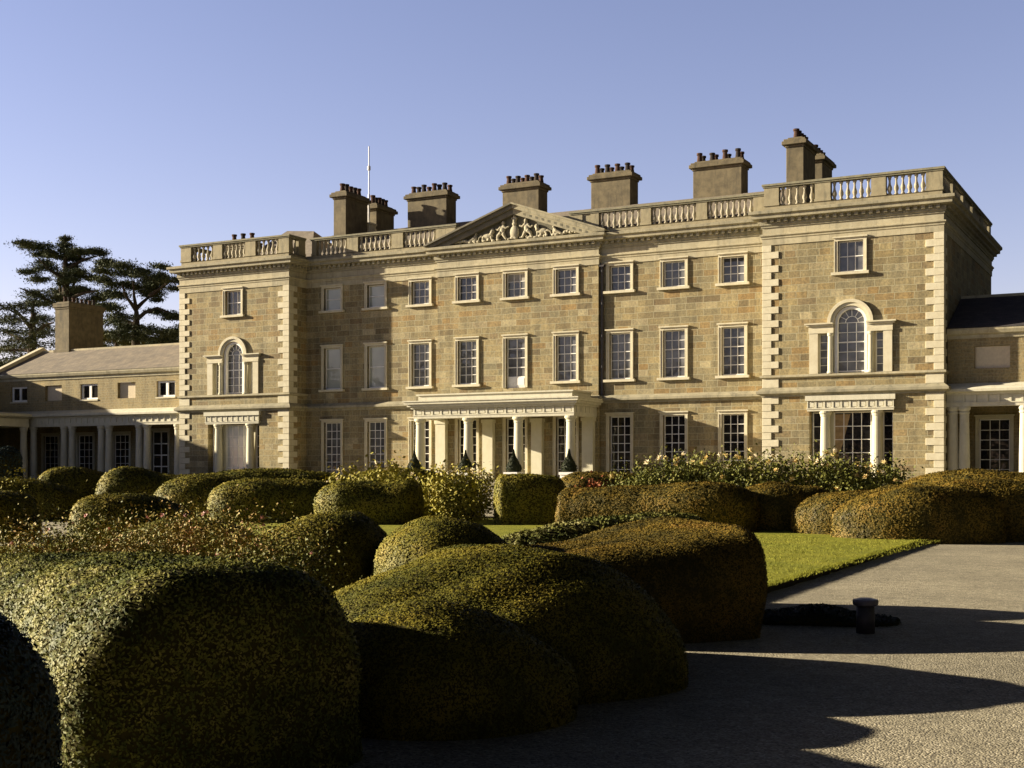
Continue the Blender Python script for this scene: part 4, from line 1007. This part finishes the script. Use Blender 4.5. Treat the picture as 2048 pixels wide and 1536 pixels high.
H('darker end of the long bronzed hedge, behind the far corner of the lawn', [(1470, 38, 1.4, 974), (1530, 37.5, 1.6, 966), (1610, 37.5, 1.4, 972), (1670, 37.5, 1.2, 985)], M_yewr, end=(.9, .8))
H('small bronzed yew hump at the far corner of the lawn', [(1590, 34.8, .9, 1005), (1650, 34.8, 1.3, 988), (1710, 34.8, 1.3, 980), (1770, 34.8, 1.1, 985)], M_yewr, end=(2.2, .6))
H('round-shouldered bronzed yew hedge at the far corner of the gravel', [(1660, 32.8, 1.0, 1000), (1720, 32.6, 1.3, 985), (1800, 32.5, 1.4, 969), (1880, 32.5, 1.4, 974), (1960, 32.9, 1.3, 985)], M_yewr, end=(2.4, .5), sq=.46)
H('large billowing yew hedge at the right edge, below the right-hand loggia', [(1790, 38, 1.5, 968), (1850, 38, 2.0, 950), (1930, 38, 2.3, 938), (2010, 37.5, 2.3, 942), (2160, 37, 2.2, 952)], M_yewr, end=(1.2, .6), sq=.6)
H('dark lower hedge along the gravel at the right edge', [(1790, 33.8, 1.2, 988), (1860, 33.8, 1.4, 970), (1960, 33.6, 1.5, 958), (2060, 33.6, 1.5, 956), (2220, 33.8, 1.4, 962)], M_yewr, end=(1.3, .6), sq=.45)
H('low yew hedge in front of the right end of the porch', [(1110, 52, 1.3, 956), (1160, 52, 1.4, 945), (1230, 52, 1.4, 947), (1320, 52, 1.2, 952)], M_yewr)
H('thin yellow-topped hedge at the far left, above the black hedge end', [(-80, 47, 1.4, 960), (0, 47, 1.4, 957), (90, 47, 1.3, 965), (160, 47, 1.2, 985)], M_yew)
H('dark round hedge with golden left shoulder below the left loggia, first of two', [(82, 50, 1.5, 950), (125, 50, 1.9, 937), (175, 50, 1.8, 940), (235, 50, 1.5, 958)], M_yew, sq=.6)
H('dark round hedge with golden left shoulder below the left loggia, second of two', [(202, 49, 1.5, 950), (255, 49, 1.9, 935), (320, 49, 1.8, 942), (400, 49, 1.5, 958)], M_yew, sq=.6)
H('long far hedge along the foot of the left bay', [(340, 57, 1.5, 952), (430, 57, 1.8, 945), (510, 57, 1.8, 939), (590, 57, 1.8, 939), (665, 56, 1.4, 952)], M_yew)
H('loose bluish shrub in front of the left end of the loggia', [(-90, 66, 1.8, 900), (0, 66, 1.8, 896), (34, 66, 1.4, 906)], M_bluh, cat='shrub', name='bluish_shrub', lump=.2, tilt=1.2, gl=.8, end=(.8, .7))
H('yew hedge with white roses in front, below the left end of the porch', [(690, 50, 1.3, 948), (760, 50, 1.5, 939), (830, 49.5, 1.5, 943), (885, 49, 1.2, 955)], M_yew)
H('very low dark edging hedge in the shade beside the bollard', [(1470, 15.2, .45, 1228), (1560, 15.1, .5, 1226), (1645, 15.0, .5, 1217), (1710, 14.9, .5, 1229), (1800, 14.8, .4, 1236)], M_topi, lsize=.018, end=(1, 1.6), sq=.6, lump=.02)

# roses and shrubs
cols_ = ['reddest', 'tall thorny', 'low spreading', 'green-leaved', 'copper-tinted', 'sparse upright', 'bushy', 'pale-flowered', 'ragged', 'dense low', 'leggy', 'last']
spots = [(-30, 12.6, 1062, 'red-leaved rose bush at the left edge of the bed behind the nearest hedge'),
         (40, 12.2, 1056, 'red-tipped rose bush in front of the black hedge end at the left edge'),
         (105, 12.6, 1066, 'rose bush in front of the gravel patch, with small white blooms'),
         (165, 13.2, 1046, 'tall straggly rose bush in front of the dark cushion hedge'),
         (225, 12.8, 1060, 'green and copper rose bush below the dark cushion hedge'),
         (290, 12.4, 1070, 'low coppery rose bush behind the crest of the nearest hedge'),
         (345, 12.8, 1062, 'coppery rose bush just left of the tallest red shoots'),
         (392, 12.6, 1036, 'rose bush with the tallest red shoots, in front of the lawn strip'),
         (450, 12.4, 1052, 'dense dark red rose bush right of the tallest red shoots'),
         (505, 12.0, 1066, 'small green rose bush near the right end of the red rose bed'),
         (548, 11.6, 1084, 'last low rose bush, against the rounded yew mound')]
for px, Z, ty, lb in spots:
    red = 'red' in lb or 'copper' in lb
    bush(lb, px, Z, .42, EYE - (ty - 945) * Z / 2630 - .05, M_rosered if red else M_rosegr, .016, 9500, flowers=5, fmat=[M_petp, M_petw], fs=.03, group='roses in the red rose bed', clusters=34)
bush('big yellow-green rose bush between the dark hedge end and the square-cut block', 925, 44, 1.1, 1.5, M_roseyl, .06, 9000, flowers=16, fmat=M_petw, fs=.12, clusters=60, airy=.1, ry=.9)
bush('yellow-green rose bush with white blooms above the dark hedge end', 790, 47, 1.7, 1.75, M_roseyl, .08, 2800, flowers=9, fmat=M_petw, fs=.12, clusters=30, ry=.6)
bush('yellow-green rose bush with white blooms above the rolling hedge', 708, 47, 1.2, 1.72, M_roseyl, .08, 2200, flowers=7, fmat=M_petw, fs=.12, clusters=26, ry=.6)
big = [(1300, 47, 1.3, 1.75, 4, 'sparse cream rose bush at the left end of the tall rose bed'), (1370, 47, 1.3, 2.15, 6, 'upright cream rose bush in front of the eighth bay window from the left'),
       (1440, 46.5, 1.3, 2.0, 7, 'cream rose bush in front of the last tall window before the right bay'), (1510, 46, 1.4, 2.05, 8, 'dense cream rose bush left of the right bay corner'),
       (1580, 46, 1.4, 2.2, 10, 'tallest cream rose bush, in front of the left corner stones of the right bay'), (1650, 45.5, 1.4, 2.0, 8, 'cream rose bush below the left column of the wide window'),
       (1715, 45, 1.3, 1.95, 7, 'cream rose bush below the wide curtained window'), (1765, 45, .9, 1.85, 4, 'small dark rose bush at the right end of the tall rose bed')]
for px, Z, rx, h, nf, lb in big:
    bush(lb, px, Z, rx, h, M_rosegr, .06, 5500, flowers=int(nf * 1.7) + 2, fmat=[M_petw, M_pety, M_pety], fs=.14, clusters=34, ry=.9, group='roses in the tall bed before the right bay')
bush('small orange-leaved shrub between the hedges right of the porch', 1205, 44, .55, 1.42, M_orange, .07, 500, cat='shrub', name='orange_shrub', clusters=12)
for px, lb in ((14, 'tiny yellow-green shoot at the left edge'), (42, 'slender yellow-green shoot right of the tiny one')):
    bush(lb, px, 46, .35, 1.75, M_roseyl, .06, 160, cat='plant', name='young_plant', clusters=7, group='shoots above the far left hedge')

# bollard and the dark hump on the gravel
bx, by = gpos(1731, 13.9)
bo = thing('bollard', 'short dark round bollard with a flat cap on the gravel', 'bollard', (bx, by, 0))
MB().lathe(bx, by, [(.098, 0), (.094, .30)], 20).build('post', M_lead, bo, (bx, by, 0), smooth=True)
MB().lathe(bx, by, [(.10, .29), (.13, .305), (.135, .34), (.128, .36), (.06, .375), (.0, .378)], 24).build('cap', simple('bollard_cap_metal', (.13, .12, .14), .35, .6, 0, .2), bo, (bx, by, .33))
# mown grass: a fringe of blades along the cut edge and over the near lawn
nb = 52000; X_ = rng.uniform(22.5, 29.5, nb); Y_ = -52.4 + 18.0 * rng.random(nb) ** 1.5
X_[:9000] = 29.52 - (Y_[:9000] + 52.5) * .032 + rng.normal(size=9000) * .035
hb = rng.uniform(.010, .028, nb); an = rng.random(nb) * 6.283; wd = rng.uniform(.003, .007, nb); ln_ = rng.normal(size=(nb, 2)) * .018
B0 = np.c_[X_ - wd * np.cos(an), Y_ - wd * np.sin(an), np.full(nb, .105)]; B1 = np.c_[X_ + wd * np.cos(an), Y_ + wd * np.sin(an), np.full(nb, .105)]
T1 = np.c_[X_ + ln_[:, 0] + wd * .3 * np.cos(an), Y_ + ln_[:, 1] + wd * .3 * np.sin(an), .11 + hb]; T0 = np.c_[X_ + ln_[:, 0] - wd * .3 * np.cos(an), Y_ + ln_[:, 1] - wd * .3 * np.sin(an), .11 + hb]
gm = make_mesh('grass_blades', np.stack([B0, B1, T1, T0], 1).reshape(-1, 3), np.arange(nb * 4).reshape(-1, 4), [M_lawn])
tag(link('grass_blades', gm), 'short mown grass blades on the sunlit lawn and its cut edge', 'grass', kind='stuff')

# cone topiaries in white planters before the porch
names = ['cone topiary in a white planter before the left porch column', 'cone topiary in a white planter before the second porch column from the left', 'cone topiary in a white planter before the third porch column from the left', 'cone topiary before the right porch column']
for (x, y), lb in zip(((-3.95, -4.6), (-.68, -4.6), (2.28, -4.6), (5.55, -4.6)), names):
    t = thing('cone_topiary', lb, 'potted tree', (x, y, TZ), 'cone topiaries before the porch')
    MB().box(x - .36, x + .36, y - .36, y + .36, TZ + .003, 1.64).box(x - .41, x + .41, y - .41, y + .41, 1.58, 1.72).build('planter', M_planter, t, (x, y, TZ))
    prof = [(.12, 1.70), (.36, 1.76), (.42, 1.92), (.36, 2.12), (.22, 2.36), (.09, 2.6), (.02, 2.9)]
    hgt = rng.random(2600); zz = 1.72 + hgt * 1.2; rr = np.interp(zz, [p[1] for p in prof], [p[0] for p in prof]) * rng.uniform(.85, 1.08, 2600); aa = rng.random(2600) * 6.283
    P = np.c_[rr * np.cos(aa), rr * np.sin(aa), zz - TZ]; Nn = np.c_[np.cos(aa), np.sin(aa), np.full(2600, .4)]
    cb = MB().lathe(0, 0, [(r_ * .9, z - TZ) for r_, z in prof], 14)
    Vc = np.array(cb.v); Fc = [f for f in cb.f if len(f) == 4]
    LVx = leaf_quads(P, Nn, .035, .6, .7); n0 = len(Vc)
    me = make_mesh('topiary_cone', np.vstack([Vc, LVx]), np.vstack([np.array(Fc), n0 + np.arange(2600 * 4).reshape(-1, 4)]), [M_topi])
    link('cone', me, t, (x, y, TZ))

# ================================================================== CEDARS BEHIND THE LEFT RANGE
def spx(px, py, Z):
    x, y = gpos(px, Z); return Vector((x, y, EYE + (945 - py) * Z / 2630.0))
def cedar(label, Z, base, trunk, plates, limbs, mat=None, ls=.115, dens=4.2, cat='tree', name='cedar_tree', taper=(.5, .05)):
    "trunk, limbs and flat foliage plates laid out in metres around the trunk; plates spread in depth too"
    mat = mat or M_ceda; bp = spx(base[0], base[1], Z); bp.z = 0
    root = thing(name, label, cat, tuple(bp))
    tr = MB(); pts = [Vector((bp.x, bp.y, 0))] + [spx(x, y, Z) for x, y in trunk]; k = len(pts)
    tr.tube(pts, [taper[0] + (taper[1] - taper[0]) * i / (k - 1) for i in range(k)], 10)
    for lb_ in limbs:
        z0 = random.uniform(-2.5, 2.5); q = [spx(x, y, Z + z0 * i / max(1, len(lb_) - 1)) for i, (x, y) in enumerate(lb_)]
        tr.tube(q, [.2 - .15 * i / max(1, len(lb_) - 1) for i in range(len(q))], 6)
    Ps, Ns = [], []
    for (x, y, rx, ry, *dz) in plates:
        off = dz[0] if dz else random.uniform(-3.5, 3.5); c = spx(x, y, Z); m_ = Z / 2630.0
        ax, az = rx * m_ * 1.15, ry * m_ * 1.2; ay = ax * .8
        cx_, cy_ = c.x - si * off, c.y + co * off
        nsub = max(6, int(ax * 7)); tr.tube([spx(x, y, Z + off * .8) + Vector((0, 0, -az * .5)), Vector((cx_, cy_, c.z))], [.05, .03], 4)
        for _ in range(nsub):          # sprays fanning outward, tips slightly raised
            a = random.uniform(0, 6.283); rr = math.sqrt(random.random())
            sc = Vector((cx_ + math.cos(a) * ax * rr, cy_ + math.sin(a) * ay * rr, c.z + random.uniform(-1, 1) * az * .6 - rr * rr * az * .5))
            sr = random.uniform(.35, .75) * min(1.6, ax) ** .5
            cnt = int(110 * sr * dens); p = rng.normal(size=(cnt, 3)) * np.array([sr * .8, sr * .8, sr * .24]) + np.array(sc)
            Ps.append(p); Ns.append(np.tile([0, 0, 1.0], (cnt, 1)))
            tr.tube([(cx_, cy_, c.z - az * .2), tuple(sc)], [.04, .015], 3)
    tr.build('trunk', M_bark, root, tuple(bp))
    P = np.vstack(Ps) - np.array(bp); Nn = np.vstack(Ns)
    me = make_mesh('crown', leaf_quads(P, Nn, ls, .34, .8), np.arange(len(P) * 4).reshape(-1, 4), [mat])
    link('crown', me, root, tuple(bp)); return root
cedar('tall cedar with a pointed spire and flat outstretched boughs, behind the left range chimney', 118, (131, 700), [(131, 640), (131, 560), (131, 500), (130, 472)],
      [(131, 478, 5, 8, 0), (131, 492, 9, 8, 0), (131, 504, 12, 8, 0), (120, 512, 12, 6), (140, 510, 14, 7), (68, 498, 16, 4), (58, 494, 8, 3), (90, 494, 16, 5), (82, 505, 14, 4), (70, 517, 10, 4), (105, 506, 14, 5), (165, 502, 18, 6), (176, 494, 9, 5), (192, 505, 12, 5), (190, 517, 14, 5), (170, 516, 16, 5),
       (78, 548, 14, 5), (95, 536, 18, 6), (112, 545, 14, 6), (90, 560, 16, 5), (135, 530, 14, 8), (150, 545, 16, 6), (172, 548, 16, 4), (190, 556, 12, 4), (100, 572, 24, 7), (74, 590, 20, 7), (110, 592, 22, 7), (140, 575, 18, 7), (165, 580, 22, 6), (185, 590, 18, 7), (120, 560, 12, 8), (150, 562, 14, 6), (90, 604, 24, 6), (130, 600, 20, 10), (165, 602, 20, 8)],
      [[(131, 640), (118, 560), (112, 530)], [(131, 630), (150, 560), (158, 505)], [(131, 560), (100, 540), (75, 515)], [(131, 620), (95, 600), (60, 585), (40, 576)], [(131, 600), (170, 585), (200, 580)], [(131, 540), (165, 520), (195, 512)]])
cedar('wide flat-topped cedar with bare forked limbs, beside the left bay', 112, (272, 700), [(272, 660), (273, 625), (270, 600)],
      [(222, 528, 16, 8), (240, 536, 18, 8), (258, 532, 14, 8), (270, 540, 14, 8), (215, 545, 14, 7), (212, 562, 16, 8), (235, 560, 22, 9), (255, 568, 18, 9), (205, 580, 14, 6), (225, 585, 18, 8), (290, 552, 16, 8), (306, 556, 16, 8), (322, 548, 14, 6), (336, 540, 12, 4), (345, 552, 14, 5), (300, 572, 18, 7), (282, 580, 14, 7), (318, 570, 12, 6), (352, 566, 12, 6), (356, 580, 8, 4), (312, 598, 6, 3), (226, 612, 16, 8), (240, 622, 18, 7), (215, 632, 18, 9), (232, 645, 22, 9), (255, 655, 20, 9), (262, 640, 14, 8), (310, 622, 18, 4), (330, 626, 16, 4), (350, 634, 14, 5), (356, 648, 14, 9), (330, 655, 20, 8), (300, 662, 20, 9), (280, 672, 22, 9), (345, 668, 20, 10), (250, 672, 20, 10), (318, 676, 20, 8)],
      [[(272, 620), (262, 606), (250, 590), (244, 570)], [(272, 618), (285, 605), (300, 592), (318, 572)], [(272, 616), (268, 590), (266, 560)], [(273, 640), (290, 625), (315, 616), (345, 628), (358, 640)], [(272, 650), (250, 640), (225, 632)], [(300, 592), (330, 570), (350, 556)]])
cedar('dark cedar with tiered drooping boughs at the left edge', 104, (62, 740), [(64, 690), (66, 640), (66, 600)],
      [(66, 606, 8, 8, 0), (60, 618, 16, 7), (74, 625, 16, 7), (40, 622, 16, 6), (22, 618, 14, 5), (88, 635, 16, 7), (50, 640, 22, 8), (100, 650, 14, 8), (20, 642, 20, 8), (-5, 634, 14, 8), (70, 655, 24, 9), (35, 665, 24, 9), (5, 662, 20, 9), (95, 670, 18, 10), (60, 682, 26, 10), (20, 690, 24, 10), (85, 692, 22, 8), (-10, 690, 22, 12), (5, 710, 24, 12), (45, 705, 20, 8), (-20, 725, 20, 16), (0, 605, 8, 10), (-8, 620, 10, 8), (70, 705, 26, 8), (90, 680, 20, 12), (40, 650, 20, 8), (20, 675, 26, 10)],
      [[(66, 660), (40, 630), (15, 618)], [(66, 670), (90, 650), (108, 645)], [(66, 690), (30, 672), (0, 660)], [(66, 700), (30, 700), (0, 700)]], dens=1.25)
cedar('small tree with sunlight put into its leaf colour, showing under the flat-topped cedar', 122, (232, 720), [(232, 700), (232, 685)],
      [(222, 674, 14, 8), (240, 680, 16, 8), (230, 690, 22, 8), (265, 684, 14, 6), (285, 686, 14, 6), (208, 690, 14, 10), (300, 692, 16, 6)], [], mat=M_cedy, name='sunlit_toned_tree', taper=(.3, .1))
far_wood = cedar('far dark trees showing low behind the left range roof', 150, (330, 720), [(330, 700), (330, 690)],
      [(350, 676, 22, 10), (320, 686, 24, 8), (290, 692, 24, 8), (250, 694, 24, 8), (180, 660, 20, 12), (200, 672, 22, 12), (190, 690, 26, 12), (100, 660, 12, 12), (50, 735, 30, 10), (220, 665, 22, 12), (245, 680, 26, 10), (350, 655, 20, 10), (335, 690, 26, 10), (205, 645, 14, 12), (95, 640, 12, 12), (60, 715, 40, 10), (20, 730, 40, 12)], [], name='far_tree', taper=(.4, .2), dens=3.5)
tag(far_wood, kind='stuff')

# woodland behind the camera: what the tall ground floor windows mirror
wood = [(-10 + 14 * k, -88 - (k % 3) * 3) for k in range(9)] + [(-24 - 13 * k, -97 - (k % 2) * 3) for k in range(6)] + [(46 + (k % 2) * 5, -44 + 11 * k) for k in range(9)]  # last group: unseen trees added to hold sky light off the right walls
for k, (x0, yy) in enumerate(wood):
    tb0 = thing('background_tree', 'tall dark tree of the wood facing the house' if k < 15 else 'unseen tall tree added at the right to block sky light', 'tree', (x0, yy, 0), 'trees of the wood facing the house' if k < 15 else 'unseen trees added at the right to block sky light')
    hgt_ = random.uniform(15, 20); rx_, ry_ = (8.5, 4.5) if k < 15 else (4.5, 7.5)
    MB().tube([(x0, yy, 0), (x0 + .3, yy, hgt_ * .4), (x0, yy + .2, hgt_ * .85)], [.45, .3, .1], 8).build('trunk', M_bark, tb0, (x0, yy, 0))
    n = 5200; u = rng.normal(size=(n, 3)); u /= np.linalg.norm(u, axis=1)[:, None]; rad = rng.random(n) ** .4
    P = u * rad[:, None] * np.array([rx_, ry_, hgt_ * .5]) + np.array([0, 0, hgt_ * .52]); P += (vnoise(P, .9, k) * .8)[:, None] * u
    me = make_mesh('crown', leaf_quads(P, u, .42, .6, .9), np.arange(n * 4).reshape(-1, 4), [M_topi]); link('crown', me, tb0, (x0, yy, 0))
